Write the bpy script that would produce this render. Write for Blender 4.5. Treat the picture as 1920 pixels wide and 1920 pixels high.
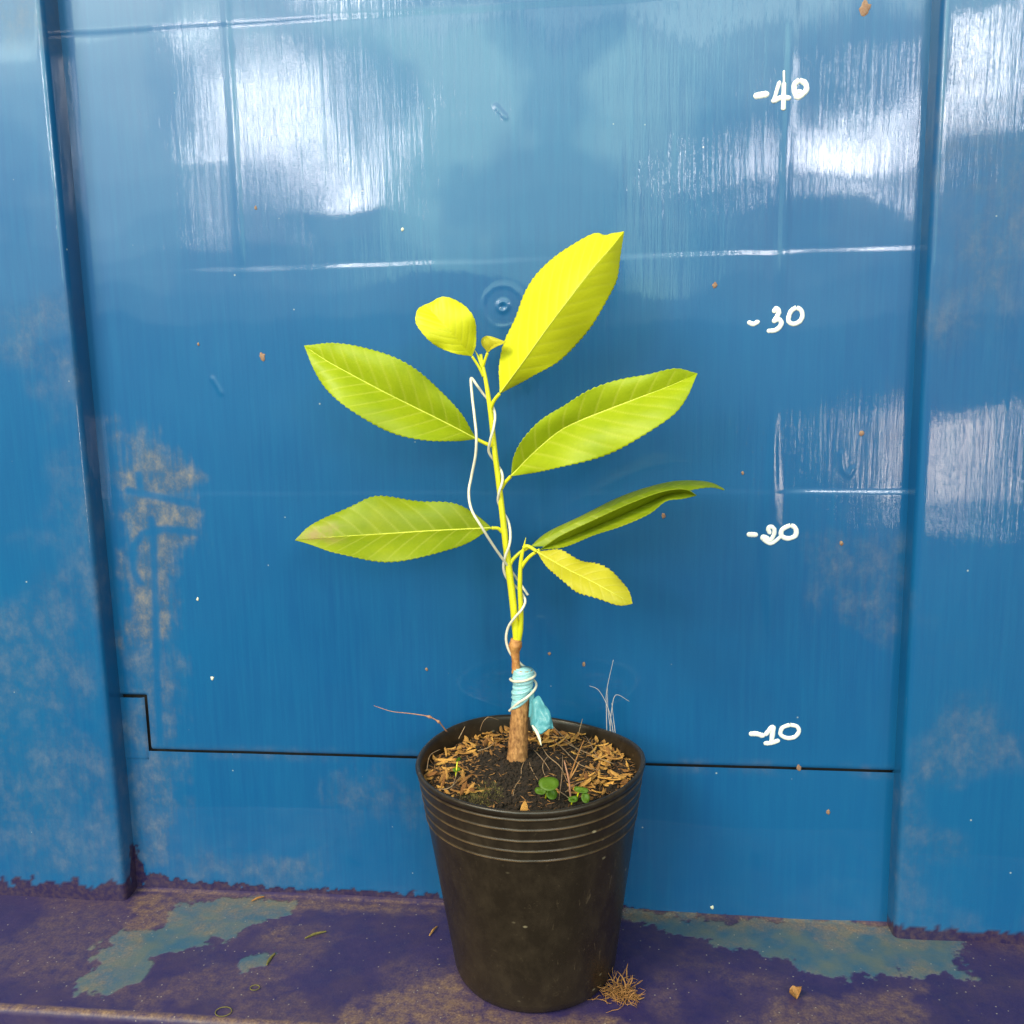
import bpy, bmesh, math, random
import numpy as np
from mathutils import Vector, Matrix, noise as mnoise

random.seed(7); rng = np.random.default_rng(11)
scene = bpy.context.scene
for o in list(bpy.data.objects): bpy.data.objects.remove(o)

# ------------------------------------------------------------------ camera
cam_d = bpy.data.cameras.new('camera'); cam = bpy.data.objects.new('camera', cam_d)
scene.collection.objects.link(cam); scene.camera = cam
YAW, PITCH, ROLL = 0.11176, 0.1594, -0.01937
fw = Vector((-math.sin(YAW)*math.cos(PITCH), math.cos(YAW)*math.cos(PITCH), -math.sin(PITCH)))
rt = Vector((math.cos(YAW), math.sin(YAW), 0)); up = rt.cross(fw)
rt2 = math.cos(ROLL)*rt + math.sin(ROLL)*up; up2 = -math.sin(ROLL)*rt + math.cos(ROLL)*up
cam.matrix_world = Matrix(((rt2.x, up2.x, -fw.x, 0.02596), (rt2.y, up2.y, -fw.y, -0.44489), (rt2.z, up2.z, -fw.z, 0.2836), (0, 0, 0, 1)))
cam_d.sensor_width = 36; cam_d.lens = 36*1719.56/1920; cam_d.clip_start = 0.01; cam_d.clip_end = 100

# ------------------------------------------------------------------ world, lamps, exposure
world = bpy.data.worlds.new('World'); scene.world = world; world.use_nodes = True
bg = world.node_tree.nodes['Background']; bg.inputs[0].default_value = (1.0, 0.93, 0.82, 1); bg.inputs[1].default_value = 0.08

def lamp(name, loc, target, sx, sy, radiance, col):
    d = bpy.data.lights.new(name, 'AREA'); d.shape = 'RECTANGLE'; d.size = sx; d.size_y = sy
    d.energy = radiance*sx*sy*math.pi; d.color = col
    o = bpy.data.objects.new(name, d); scene.collection.objects.link(o); o.location = loc
    o.rotation_euler = (Vector(target)-Vector(loc)).to_track_quat('-Z', 'Y').to_euler()
    return o
T = (0, 0, .2)
# daylight falling in under the roof, high to the left of the camera
lamp('daylight_opening', (-.72, -.80, 1.10), T, .55, .45, 19.0, (1, .87, .62))
# wide bright yard behind the camera
lamp('yard_daylight', (-.2, -3.0, 2.75), (-.2, 0, 2.2), 7.0, 2.4, 2.6, (.80, 1, .86))
for k in range(7):                                     # dimming strips added to soften the lamp's reflected lower edge
    lamp('yard_daylight', (-.2, -3.0, 1.47-.16*k), (-.2, 0, 1.47-.16*k), 7.0, .16, 2.35-.32*k, (.80, 1, .86))
# bright gaps between branches and posts opposite the wall: x, height, width, tall, radiance
GAPS = [(-.92, .99, .020, .12, 40), (-.865, .96, .022, .20, 42), (-.80, .91, .024, .28, 46), (-.735, .87, .026, .30, 46), (-.675, .84, .018, .20, 40), (-.79, 1.07, .05, .04, 30),
        (-1.01, 1.0, .030, .30, 46), (-.985, .76, .014, .30, 36), (-.90, 1.25, .10, .08, 36), (-.76, 1.25, .07, .06, 36),
        (.46, .77, .035, .10, 42), (.52, .80, .045, .14, 50), (.585, .80, .025, .10, 42), (.64, .84, .030, .15, 42), (.70, .80, .020, .22, 34), (.60, .69, .05, .05, 34),
        (.82, .98, .035, .18, 42), (.90, .93, .040, .30, 46),
        (.74, .06, .018, .16, 18), (.80, .02, .030, .24, 24), (.86, -.02, .035, .34, 28), (.92, .05, .05, .26, 26)]
for i, (x, z, sx, sy, rad) in enumerate(GAPS):
    lamp('tree_gap', (x, -2.0, z), (x*.3, 0, .3), sx, sy, rad, (1, .94, .95) if i < 18 else (1, .80, .62))
lamp('tree_canopy', (-.22, -2.0, .80), T, .75, .62, 2.0, (.55, 1, .70))
scene.view_settings.view_transform = 'Standard'; scene.view_settings.look = 'None'
scene.view_settings.exposure = 0.38; scene.view_settings.gamma = 1; scene.view_settings.use_curve_mapping = False
scene.render.engine = 'CYCLES'; scene.cycles.max_bounces = 5

# ------------------------------------------------------------------ measured points (millimetres)
LEAVES = {'broad_left':([(-33.83,-47.0,251.7),(-45.22,-52.33,258.72),(-57.98,-57.33,266.03),(-70.5,-62.0,273.16),(-83.65,-63.33,280.56),(-95.1,-62.67,287.0),(-104.97,-60.0,293.25)],[(-33.83,-47.0,251.7),(-38.19,-52.08,260.92),(-45.18,-56.82,271.47),(-54.38,-60.98,280.67),(-66.07,-63.55,287.97),(-78.17,-64.54,292.16),(-91.23,-62.8,293.79),(-104.97,-60.0,293.25)],[(-33.83,-47.0,251.7),(-41.18,-56.7,251.65),(-52.42,-64.21,252.4),(-63.6,-69.8,255.65),(-75.17,-72.37,261.5),(-86.29,-71.93,268.89),(-96.36,-67.41,278.18),(-104.97,-60.0,293.25)]),'low_left':([(-27.9,-47.0,212.04),(-41.91,-52.14,212.24),(-55.23,-57.14,212.43),(-68.41,-61.71,212.32),(-79.17,-65.71,212.35),(-89.95,-69.14,212.28),(-101.19,-70.86,211.66),(-109.54,-72.0,211.17)],[(-27.9,-47.0,212.04),(-33.99,-48.46,218.29),(-41.84,-50.79,222.73),(-55.57,-53.32,225.05),(-69.09,-56.3,227.66),(-77.8,-59.41,227.67),(-85.33,-62.65,224.91),(-97.54,-66.01,220.8),(-104.05,-68.57,216.35),(-109.54,-72.0,211.17)],[(-27.9,-47.0,212.04),(-34.06,-57.53,209.22),(-42.08,-65.85,206.63),(-52.46,-72.2,203.99),(-67.4,-77.0,203.35),(-80.45,-79.2,204.68),(-90.44,-79.85,207.06),(-100.37,-77.03,210.56),(-109.54,-72.0,211.17)]),'tall_right':([(-23.05,-47.0,271.26),(-12.24,-53.0,284.29),(-1.56,-57.33,297.87),(8.63,-60.0,310.39),(17.36,-58.67,321.29),(24.93,-55.33,329.86),(30.4,-50.0,336.93)],[(-23.05,-47.0,271.26),(-22.98,-43.74,282.21),(-21.25,-42.54,293.61),(-16.46,-41.98,303.73),(-11.73,-41.13,313.8),(-5.81,-41.42,322.54),(2.3,-41.78,330.0),(12.55,-42.22,335.1),(19.11,-43.79,336.85),(22.47,-44.81,335.74),(26.03,-46.38,336.71),(30.4,-50.0,336.93)],[(-23.05,-47.0,271.26),(-17.72,-46.34,273.9),(-8.29,-47.28,278.55),(2.13,-47.53,284.02),(10.19,-48.25,291.69),(18.14,-48.69,300.37),(23.76,-48.86,310.1),(27.55,-49.39,318.64),(28.88,-48.89,327.28),(30.4,-50.0,336.93)]),'mid_right':([(-18.75,-48.0,235.26),(-8.34,-52.57,245.69),(3.49,-56.86,255.5),(11.53,-60.29,259.67),(23.73,-63.14,264.51),(36.71,-65.43,269.42),(49.5,-66.0,274.17),(59.62,-66.0,278.68)],[(-18.75,-48.0,235.26),(-17.13,-52.83,243.49),(-11.24,-57.22,252.98),(-4.05,-60.67,261.0),(6.21,-63.63,266.97),(18.35,-65.85,273.39),(30.22,-67.34,277.51),(40.86,-68.11,279.04),(51.48,-67.27,280.53),(59.62,-66.0,278.68)],[(-18.75,-48.0,235.26),(-7.95,-58.49,237.85),(3.89,-66.61,240.97),(17.26,-72.14,244.77),(30.13,-76.0,250.21),(41.65,-77.14,256.77),(49.97,-76.61,263.36),(55.4,-72.49,270.45),(59.62,-66.0,278.68)]),'young_round':([(-34.78,-47.0,287.46),(-39.15,-52.0,293.34),(-43.96,-55.0,299.37),(-49.23,-54.0,305.07),(-54.5,-50.0,309.42)],[(-34.78,-47.0,287.46),(-32.75,-48.83,292.6),(-31.84,-50.79,298.57),(-33.32,-52.18,304.33),(-37.2,-52.75,309.25),(-41.74,-52.5,311.81),(-47.48,-51.26,311.6),(-54.5,-50.0,309.42)],[(-34.78,-47.0,287.46),(-39.77,-51.91,288.42),(-45.94,-55.71,290.52),(-52.2,-58.06,295.04),(-55.99,-58.63,300.62),(-57.05,-57.43,303.55),(-56.45,-54.34,306.78),(-54.5,-50.0,309.42)]),'young_cup':([(-28.14,-46.0,288.69),(-25.87,-48.67,291.33),(-22.79,-51.0,292.56),(-19.34,-53.0,293.12)],[(-28.14,-46.0,288.69),(-30.19,-45.64,292.6),(-30.74,-46.32,294.86),(-28.2,-47.72,295.9),(-23.8,-49.84,294.85),(-19.34,-53.0,293.12)],[(-28.14,-46.0,288.69),(-24.96,-50.45,290.6),(-21.21,-52.78,292.05),(-19.34,-53.0,293.12)]),'long_right':([(-10.84,-45.0,203.23),(2.37,-45.67,210.61),(18.87,-46.33,218.59),(35.07,-47.0,225.72),(48.77,-47.0,229.87),(62.46,-46.0,231.06),(73.57,-44.0,228.42)],[(-10.84,-45.0,203.23),(-5.23,-39.47,207.52),(9.09,-36.15,214.5),(25.85,-34.3,222.45),(40.09,-34.0,227.91),(51.79,-34.8,230.84),(60.93,-37.15,231.33),(68.79,-39.47,230.65),(73.57,-44.0,228.65)],[(-10.84,-45.0,203.23),(0.06,-47.62,204.5),(14.24,-49.43,210.12),(32.71,-50.63,218.57),(46.32,-50.92,225.33),(59.85,-50.29,229.34),(67.94,-47.77,229.88),(73.57,-44.0,228.19)]),'folded_right':([(-6.64,-47.0,202.19),(9.67,-51.67,209.83),(25.84,-56.0,217.61),(39.22,-60.0,224.42),(47.97,-61.33,228.66),(54.45,-62.67,229.72),(60.0,-64.0,228.77)],[(-6.64,-47.0,202.19),(2.99,-56.64,210.28),(16.94,-63.89,218.28),(32.39,-69.06,226.28),(45.25,-71.35,231.42),(51.69,-70.75,232.4),(56.15,-68.5,231.63),(60.0,-64.0,228.77)],[(-6.64,-47.0,202.19),(5.24,-56.64,205.6),(18.02,-63.89,212.13),(30.22,-69.06,217.15),(41.0,-71.35,222.64),(47.45,-70.75,227.59),(54.04,-68.5,228.12),(60.0,-64.0,228.77)]),'drooping':([(-7.82,-50.0,202.08),(5.44,-62.0,197.4),(16.99,-72.0,194.04),(25.8,-76.0,190.12),(33.65,-75.0,185.41)],[(-7.82,-50.0,202.08),(1.61,-53.98,203.64),(9.9,-59.09,201.21),(17.99,-65.0,199.98),(25.81,-68.43,197.13),(31.29,-71.65,191.79),(33.65,-75.0,185.41)],[(-7.82,-50.0,202.08),(-2.71,-59.72,197.55),(4.58,-68.01,192.99),(12.64,-75.0,189.53),(21.44,-77.34,187.04),(29.05,-77.39,185.33),(33.65,-75.0,185.41)])}
STEM = [(-17.64,-45.0,158.47),(-18.25,-45.0,164.98),(-19.23,-45.0,177.43),(-21.26,-45.0,197.1),(-22.65,-45.0,211.68),(-24.21,-45.0,228.5),(-26.17,-45.0,247.47),(-27.48,-45.0,262.68),(-29.06,-45.0,275.44),(-30.5,-45.0,283.5),(-31.32,-45.0,288.31)]
SHOOT = [(-17.15,-45.0,158.98),(-15.99,-45.67,165.21),(-15.55,-46.33,172.87),(-15.74,-47.0,185.36),(-14.98,-47.67,197.71),(-13.62,-48.33,203.65),(-12.54,-49.0,208.1)]
SCION = [(-18.39,-45.0,144.3),(-18.53,-45.0,149.88),(-18.71,-45.0,153.67),(-18.66,-45.0,156.44),(-18.37,-45.0,158.46),(-18.09,-45.0,160.47)]
TRUNK = [(-18.74,-45.0,98.25),(-18.3,-45.0,108.74),(-17.32,-45.0,121.76),(-16.16,-45.0,132.09),(-15.26,-45.0,141.05),(-14.93,-45.0,146.39)]
TAPE = [(-16.7,-45.0,128.99),(-16.15,-45.0,132.6),(-15.57,-45.0,137.22),(-15.25,-45.0,141.81),(-14.92,-45.0,146.65)]
STRIP = [(-11.22,-47.0,137.53),(-11.14,-49.0,131.67),(-11.64,-50.0,125.18)]
FLAPA = [(-11.13,-49.0,132.69),(-9.36,-49.43,134.41),(-7.62,-49.86,135.37),(-5.87,-50.86,133.76),(-4.37,-52.14,131.26),(-2.63,-53.29,129.23),(-1.66,-54.14,125.82),(-0.93,-55.0,122.16)]
FLAPB = [(-12.23,-49.0,124.77),(-11.76,-51.57,124.03),(-11.32,-54.14,122.55),(-9.98,-55.86,121.28),(-7.97,-57.14,120.61),(-6.02,-57.57,120.58),(-3.24,-56.29,121.63),(-0.93,-55.0,122.16)]
CREAM = [(-10.41,-56.0,123.84),(-8.42,-57.33,121.43),(-7.15,-58.67,119.01),(-6.14,-60.0,116.1)]
PETIOLES = {'broad_left':[(-27.57,-45.0,248.42),(-30.71,-46.0,249.95),(-33.83,-47.0,251.7)],'low_left':[(-23.64,-45.0,209.99),(-25.16,-46.0,211.62),(-27.9,-47.0,212.04)],'tall_right':[(-27.43,-45.0,264.77),(-25.81,-46.0,268.04),(-23.05,-47.0,271.26)],'mid_right':[(-23.47,-45.0,229.45),(-21.63,-46.0,232.19),(-18.86,-47.0,235.14)],'young_round':[(-30.15,-45.0,278.68),(-31.79,-46.0,282.38),(-34.78,-47.0,287.46)],'young_cup':[(-30.52,-45.0,282.81),(-29.38,-46.0,285.53),(-28.0,-47.0,288.68)],'long_right':[(-20.85,-45.0,193.68),(-19.1,-45.0,197.11),(-15.19,-45.0,200.78),(-10.84,-45.0,203.23)],'folded_right':[(-15.11,-47.0,193.91),(-13.33,-47.67,196.74),(-10.6,-48.33,199.8),(-6.48,-49.0,202.6)],'drooping':[(-13.66,-48.0,203.34),(-12.16,-48.67,204.2),(-10.21,-49.33,203.62),(-7.82,-50.0,202.08)]}
BUD = [(-30.77,-45.0,282.36),(-32.07,-45.0,286.5),(-33.84,-45.0,290.19)]
WIRE = [(-21.94,-45.0,126.04),(-17.12,-50.0,131.92),(-12.65,-50.5,135.25),(-9.76,-47.0,137.56),(-9.59,-43.0,138.92),(-12.05,-40.0,139.85),(-17.36,-39.0,139.66),(-21.26,-44.0,141.09),(-18.45,-49.5,141.83),(-13.73,-50.5,142.78),(-10.16,-47.0,143.37),(-10.34,-42.0,143.66),(-12.96,-40.0,144.72),(-15.8,-41.0,146.55),(-18.12,-42.0,149.4),(-20.91,-45.0,153.63),(-22.62,-46.0,160.21),(-21.41,-47.0,166.53),(-17.95,-49.0,171.85),(-14.76,-49.0,175.58),(-13.46,-47.0,178.75),(-15.38,-44.0,181.66),(-18.45,-42.0,184.36),(-22.03,-44.0,188.53),(-23.08,-46.5,194.0),(-22.08,-48.0,199.2),(-20.06,-48.0,204.53),(-19.71,-46.0,209.45),(-21.13,-43.0,214.96),(-23.98,-42.5,219.72),(-24.96,-45.5,223.79),(-24.08,-48.0,228.44),(-22.63,-47.5,232.86),(-23.08,-45.0,236.58),(-25.93,-42.5,240.59),(-28.58,-45.0,245.6),(-27.58,-48.0,251.02),(-25.87,-47.5,257.01),(-25.6,-45.0,262.43),(-27.48,-42.5,266.75),(-31.08,-43.0,271.48),(-33.3,-45.0,275.05),(-35.57,-45.0,278.08),(-35.06,-48.0,271.02),(-33.73,-52.0,263.15),(-32.28,-57.0,254.33),(-32.87,-56.0,246.24),(-35.45,-53.0,235.97),(-36.65,-54.0,229.32),(-35.05,-58.0,222.2),(-30.67,-59.0,214.66),(-26.42,-54.0,205.47),(-22.38,-47.8,196.97),(-19.26,-42.5,190.41),(-15.53,-42.0,184.63),(-12.5,-44.0,180.7)]
SEAM = [(-220.9,81.1),(-77.0,82.3),(41.8,80.6),(164.5,81.5)]
NOTCH = [(-233.2,112.5),(-223.6,112.1),(-223.3,81.0)]
ZL = [[(-213.4,332.6),(-57.5,331.7),(33.4,333.0),(153.1,332.1)],[(-149.2,220.1),(-61.2,220.3),(109.2,222.5),(158.1,222.8)],[(-187.3,444.3),(-99.0,444.0),(-34.1,446.4)]]
CREASE = [[(103.5,426.3),(104.9,325.6)],[(102.5,252.2),(101.0,153.2)],[(-153.3,440.5),(-155.9,335.9)]]
RIVET = (-26.4,311.0)
RIGHTEDGE = [(161.2,121.7),(167.2,-36.0)]
LEFTEDGE = [(-237.7,0.9)]
LEFTFLOOR = [(-238.5,1.4),(-237.4,-11.0)]
DRIPS = [[(132.7,239.4),(133.5,231.8),(136.5,228.7),(138.3,232.3)],[(-27.8,401.4),(-23.4,396.5)],[(-173.6,279.5),(-169.5,272.0)]]
CHIPS = [(135.7,434.3,3.0),(-146.9,290.0,2.0),(72.8,318.1,1.3),(-73.8,348.2,0.9),(-190.2,165.6,0.9),(50.0,209.7,1.2),(-145.6,360.6,1.0),(-179.6,296.7,0.8),(87.2,230.3,0.8),(76.3,4.3,1.1),(132.6,59.2,1.2),(117.6,81.8,1.6),(-6.4,139.3,1.0),(11.0,134.0,1.2),(141.3,248.8,1.3),(134.0,196.4,1.2),(-69.7,129.8,0.9),(-185.3,122.7,1.1)]
DIRTW = [([(-220.6,252.0),(-203.4,252.6),(-197.1,242.2),(-191.1,228.5),(-190.1,211.9),(-195.2,195.1),(-202.4,178.1),(-207.2,155.1),(-215.8,140.4),(-230.7,140.1)],1.0),([(-230.5,143.1),(-206.7,143.4),(-205.3,105.0),(-217.6,83.6),(-235.9,83.1)],0.5),([(-233.2,112.5),(-223.6,112.1),(-222.7,81.0),(-209.2,76.2),(-212.5,34.4),(-223.4,15.0),(-242.1,14.1)],0.5),([(122.5,193.2),(139.6,198.5),(159.4,193.4),(161.2,154.0),(138.5,161.7),(125.6,174.9)],0.32),([(-118.0,65.5),(-94.7,67.7),(-72.0,61.0),(-72.5,49.0),(-101.3,49.4),(-124.4,53.1)],0.3),([(-197.9,25.5),(-132.1,19.0),(-144.8,5.9),(-223.9,8.6)],0.35),([(128.6,231.8),(156.3,261.5),(159.5,190.8),(129.3,211.4)],0.12)]
WIPES = [[(-188.9,201.3),(-204.7,203.0),(-217.1,200.7),(-223.7,192.2),(-224.1,180.8),(-221.1,174.5)],[(-211.5,207.7),(-211.7,195.1),(-213.7,157.9),(-216.6,113.7),(-217.6,83.6)],[(-223.2,223.1),(-209.0,220.3),(-189.2,216.0)],[(-216.7,231.4),(-216.6,225.8)]]
PURPW = [(-233.9,8.1),(-223.9,8.6),(-214.9,5.8),(-193.4,5.2),(-156.9,4.0),(-121.0,4.5),(-97.4,4.4),(-68.2,3.3),(-56.7,0.7),(31.1,1.4),(53.2,-0.5),(75.0,-0.3),(104.8,-0.9),(107.6,-6.2),(-235.3,-8.0)]
PURPC = [(-242.2,26.9),(-236.4,25.5),(-234.9,17.6),(-231.8,7.6),(-235.3,-8.0),(-246.3,-18.3)]
TEALF = [[(-231.2,-43.2),(-218.6,-39.9),(-207.5,-33.6),(-208.8,-13.3),(-185.5,-4.9),(-147.2,-6.9),(-148.8,-18.7),(-164.8,-32.9),(-172.4,-41.5),(-186.1,-48.2),(-193.8,-55.1),(-197.3,-73.4),(-200.8,-80.1),(-220.5,-84.7)],[(-158.1,-54.3),(-142.0,-51.8),(-141.2,-57.4),(-154.2,-58.4)],[(33.8,-4.2),(93.7,-2.3),(172.9,-1.9),(197.7,-4.3),(185.1,-39.9),(161.3,-40.3),(126.4,-45.5),(113.0,-40.1),(99.4,-33.3),(75.1,-24.9),(52.4,-12.8)]]
DUSTF = [([(-241.1,-4.1),(-212.9,-5.0),(-200.9,-29.4),(-219.1,-44.4)],0.8),([(-94.8,-88.3),(-70.3,-68.5),(-46.9,-59.0),(-33.7,-79.7),(-14.0,-85.5),(25.5,-79.9),(47.8,-95.6),(-89.1,-107.3)],0.85),([(-155.3,-28.1),(-137.5,-22.0),(-136.8,-39.9),(-152.1,-43.3)],0.6),([(-186.7,-74.4),(-171.7,-61.5),(-126.5,-53.8),(-137.0,-81.3),(-172.2,-87.9)],0.35),([(-214.3,-2.0),(-67.1,-6.5),(-66.2,-11.2),(-210.0,-10.9)],0.7),([(31.0,-0.7),(178.6,-0.1),(175.8,-9.1),(92.7,-9.6),(31.0,-4.5)],0.9),([(96.5,-65.3),(163.3,-49.1),(151.6,-86.7),(81.1,-92.8)],0.55),([(-193.2,-14.5),(-149.0,-6.1),(-149.5,-20.7),(-181.3,-27.9)],0.4),([(-200.0,-79.3),(-179.9,-77.6),(-176.1,-95.2),(-190.6,-96.4)],0.4)]
FRONT = [(-190.6,-96.4),(-78.8,-93.7)]
STICKS = [[(-168.3,-8.6),(-162.9,-4.1)],[(-66.5,-30.8),(-63.9,-23.0)],[(-140.3,-59.7),(-140.3,-54.9),(-139.4,-50.7)],[(-128.6,-38.0),(-124.9,-34.2),(-119.6,-31.5)]]
CLUMP = (28.4,-66.8)
SCRAP = (107.0,-60.3)
RINGS_F = [(-147.7,-92.4),(-139.8,-75.7)]
NUMBERS = {'40':[([(90.0,400.3),(92.1,400.6),(94.0,400.8)],3.35),([(99.7,405.4),(98.6,401.7),(97.5,397.7)],1.98),([(97.5,397.9),(101.0,399.1),(103.8,398.7)],2.59),([(101.6,410.0),(101.8,404.2)],1.22),([(101.8,404.6),(101.8,394.5)],2.29),([(108.4,406.0),(111.0,404.6),(111.6,402.0),(110.2,400.2),(107.7,398.9),(106.8,400.4),(106.2,402.3),(106.4,404.5),(108.4,406.0)],2.75),([(107.4,401.0),(108.8,401.2)],2.44)],'30':[([(88.9,300.7),(90.6,300.0),(92.5,300.9)],2.44),([(100.1,305.8),(101.0,306.8),(102.1,305.5),(101.4,303.3),(100.2,301.3)],2.59),([(100.2,301.4),(102.2,301.9),(103.4,300.4),(102.7,298.5),(100.8,297.0),(97.9,296.7)],2.44),([(110.0,307.1),(112.1,305.8),(112.8,303.3),(111.7,300.8),(108.7,299.6),(106.7,300.9),(106.7,303.2),(107.8,305.7),(110.0,307.1)],2.44)],'20':[([(91.0,200.5),(93.8,200.4)],2.9),([(100.4,201.6),(99.8,203.5),(100.8,204.5),(102.4,203.5),(102.7,201.6),(101.7,198.9),(100.4,197.5),(98.1,198.0)],2.29),([(97.9,198.9),(98.9,198.4)],3.96),([(98.1,197.6),(99.2,196.7),(101.0,196.1),(103.1,197.2),(105.6,199.5)],1.98),([(110.2,205.1),(112.2,204.0),(113.0,201.8),(112.3,199.7),(108.8,198.6),(106.1,200.0),(106.0,202.4),(107.3,203.7),(110.2,205.1)],2.59)],'10':[([(94.3,99.1),(96.6,99.2),(99.5,98.4)],3.05),([(101.5,99.3),(104.6,103.0),(104.2,96.0)],2.75),([(101.4,94.3),(104.2,94.6),(107.1,95.8)],2.59),([(112.8,104.4),(116.2,103.6),(117.3,101.4),(115.5,98.3),(111.7,97.4),(108.5,99.2),(109.2,102.6),(112.8,104.4)],2.44)]}
FIBRES = [[(-8.3,-31.6,103.2),(-4.3,-44.4,104.2),(1.7,-54.9,104.2),(5.7,-67.6,103.2)],[(-4.5,-44.5,104.2),(-6.1,-52.6,104.2),(-5.1,-60.3,103.2),(-2.4,-64.5,102.2)],[(-4.3,-17.7,104.2),(6.9,-35.2,105.2),(18.4,-46.4,105.2),(25.7,-50.5,104.2)],[(-4.9,-21.0,104.2),(3.4,-40.3,105.2),(11.3,-53.1,104.2),(19.8,-58.1,104.2)],[(-15.0,-47.0,103.2),(-15.6,-55.6,103.2),(-15.0,-66.4,103.2),(-16.6,-74.3,103.2),(-16.8,-80.7,102.2)],[(-38.1,-38.4,103.2),(-33.5,-36.7,104.2),(-30.3,-31.4,105.2)],[(-31.3,-12.1,108.2),(-36.1,-16.4,111.2),(-38.9,-16.1,108.2),(-40.2,-16.6,104.2)],[(-11.9,-37.2,104.2),(-6.4,-48.7,104.2),(-0.7,-62.7,103.2)],[(2.3,-42.2,104.2),(3.1,-61.9,104.2),(3.0,-85.2,103.2)],[(12.2,-19.9,104.2),(15.8,-39.2,107.2),(18.4,-46.4,105.2)],[(-57.7,-63.3,104.2),(-58.7,-48.5,105.2),(-55.5,-42.3,105.2)],[(-43.8,-59.6,104.2),(-43.4,-73.0,104.2),(-43.5,-80.7,104.2)],[(5.4,-79.8,104.2),(10.7,-70.9,104.2),(16.4,-66.3,104.2)],[(0.7,-76.6,104.2),(6.8,-84.6,104.2),(9.1,-87.1,103.2)],[(-21.0,-33.9,105.2),(-22.5,-43.9,104.2),(-21.6,-47.4,103.2)],[(-2.8,1.7,106.2),(0.8,0.1,111.2)],[(8.7,-16.8,104.2),(10.5,-13.2,110.2)],[(-45.5,-16.9,104.2),(-45.3,-14.4,108.2)],[(-49.2,-27.1,104.2),(-46.5,-23.7,109.2)],[(-51.3,-81.2,104.2),(-44.2,-83.9,106.2),(-40.9,-69.7,105.2)],[(19.1,-86.4,103.2),(23.4,-81.9,104.2),(27.9,-75.7,104.2)],[(-13.8,-44.0,103.2),(-11.3,-55.3,103.2),(-7.4,-66.9,103.2)],[(-8.0,-3.2,105.2),(2.8,-28.4,106.2),(10.9,-42.2,105.2)]]
TWIGS = [[(7.9,-84.3,102.2),(6.7,-73.8,106.2),(4.2,-64.0,111.2)],[(6.7,-72.8,106.2),(9.0,-65.9,111.2),(12.7,-57.3,118.2)],[(6.9,-71.7,106.2),(9.1,-69.6,109.2),(10.9,-66.9,112.2)]]
HAIRS = [[(22.54,-16.0,103.38),(22.3,-14.67,116.03),(22.31,-13.33,123.74),(25.72,-12.0,140.47)],[(26.17,-16.0,100.17),(24.37,-15.0,112.1),(21.79,-14.0,119.87),(17.9,-13.0,125.71),(13.97,-12.0,126.91)],[(23.84,-16.0,102.31),(24.9,-14.67,116.09),(26.99,-13.33,123.02),(33.49,-12.0,119.37)],[(25.13,-16.0,100.69),(23.08,-14.0,115.79),(22.83,-12.0,125.99)],[(26.95,-16.0,101.57),(25.67,-14.0,111.73),(24.9,-12.0,118.36)]]
STALK = [(-54.34,-30.0,108.85),(-55.93,-32.14,112.4),(-57.5,-34.29,115.66),(-61.67,-35.0,118.25),(-70.7,-35.0,119.65),(-79.86,-34.71,120.39),(-85.26,-33.86,121.54),(-89.12,-33.0,122.47)]
SPROUTS = [[(-2.8,-82.2,102.2),(-2.2,-83.9,106.2),(-1.0,-87.8,111.2)],[(10.5,-82.7,102.2),(11.0,-82.9,105.2),(12.4,-84.0,107.2)],[(8.4,-86.6,102.2),(8.7,-87.7,104.2),(9.0,-88.3,105.2)],[(-44.3,-64.1,102.2),(-44.0,-64.0,105.2),(-43.7,-62.2,109.2)]]
MOSS = [-30.6,-75.7,102.2]
# ------------------------------------------------------------------ helpers
col = scene.collection
MM = .001
def V3(l): return [Vector(p)*MM for p in l]
def tag(o, label=None, cat=None, group=None, kind=None):
    if label: o['label'] = label
    if cat: o['category'] = cat
    if group: o['group'] = group
    if kind: o['kind'] = kind
    return o
def empty(name, loc, label, cat, group=None):
    o = bpy.data.objects.new(name, None); col.objects.link(o); o.location = loc; o.empty_display_size = .01
    return tag(o, label, cat, group)
def link(name, me, mat, parent=None, smooth=True):
    o = bpy.data.objects.new(name, me); col.objects.link(o)
    if mat and not me.materials: me.materials.append(mat)
    if smooth: me.polygons.foreach_set('use_smooth', [True]*len(me.polygons))
    if parent: o.parent = parent; o.matrix_parent_inverse = Matrix.Translation(parent.location).inverted() if parent.parent is None else parent_inv(parent)
    return o
def parent_inv(p):
    m = Matrix.Identity(4); q = p
    if q.type == 'EMPTY': return Matrix.Translation(q.location).inverted()
    return m
def mesh(name, v, f, mat, parent=None, smooth=True):
    me = bpy.data.meshes.new(name); me.from_pydata([tuple(p) for p in v], [], f); me.update()
    return link(name, me, mat, parent, smooth)
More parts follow.
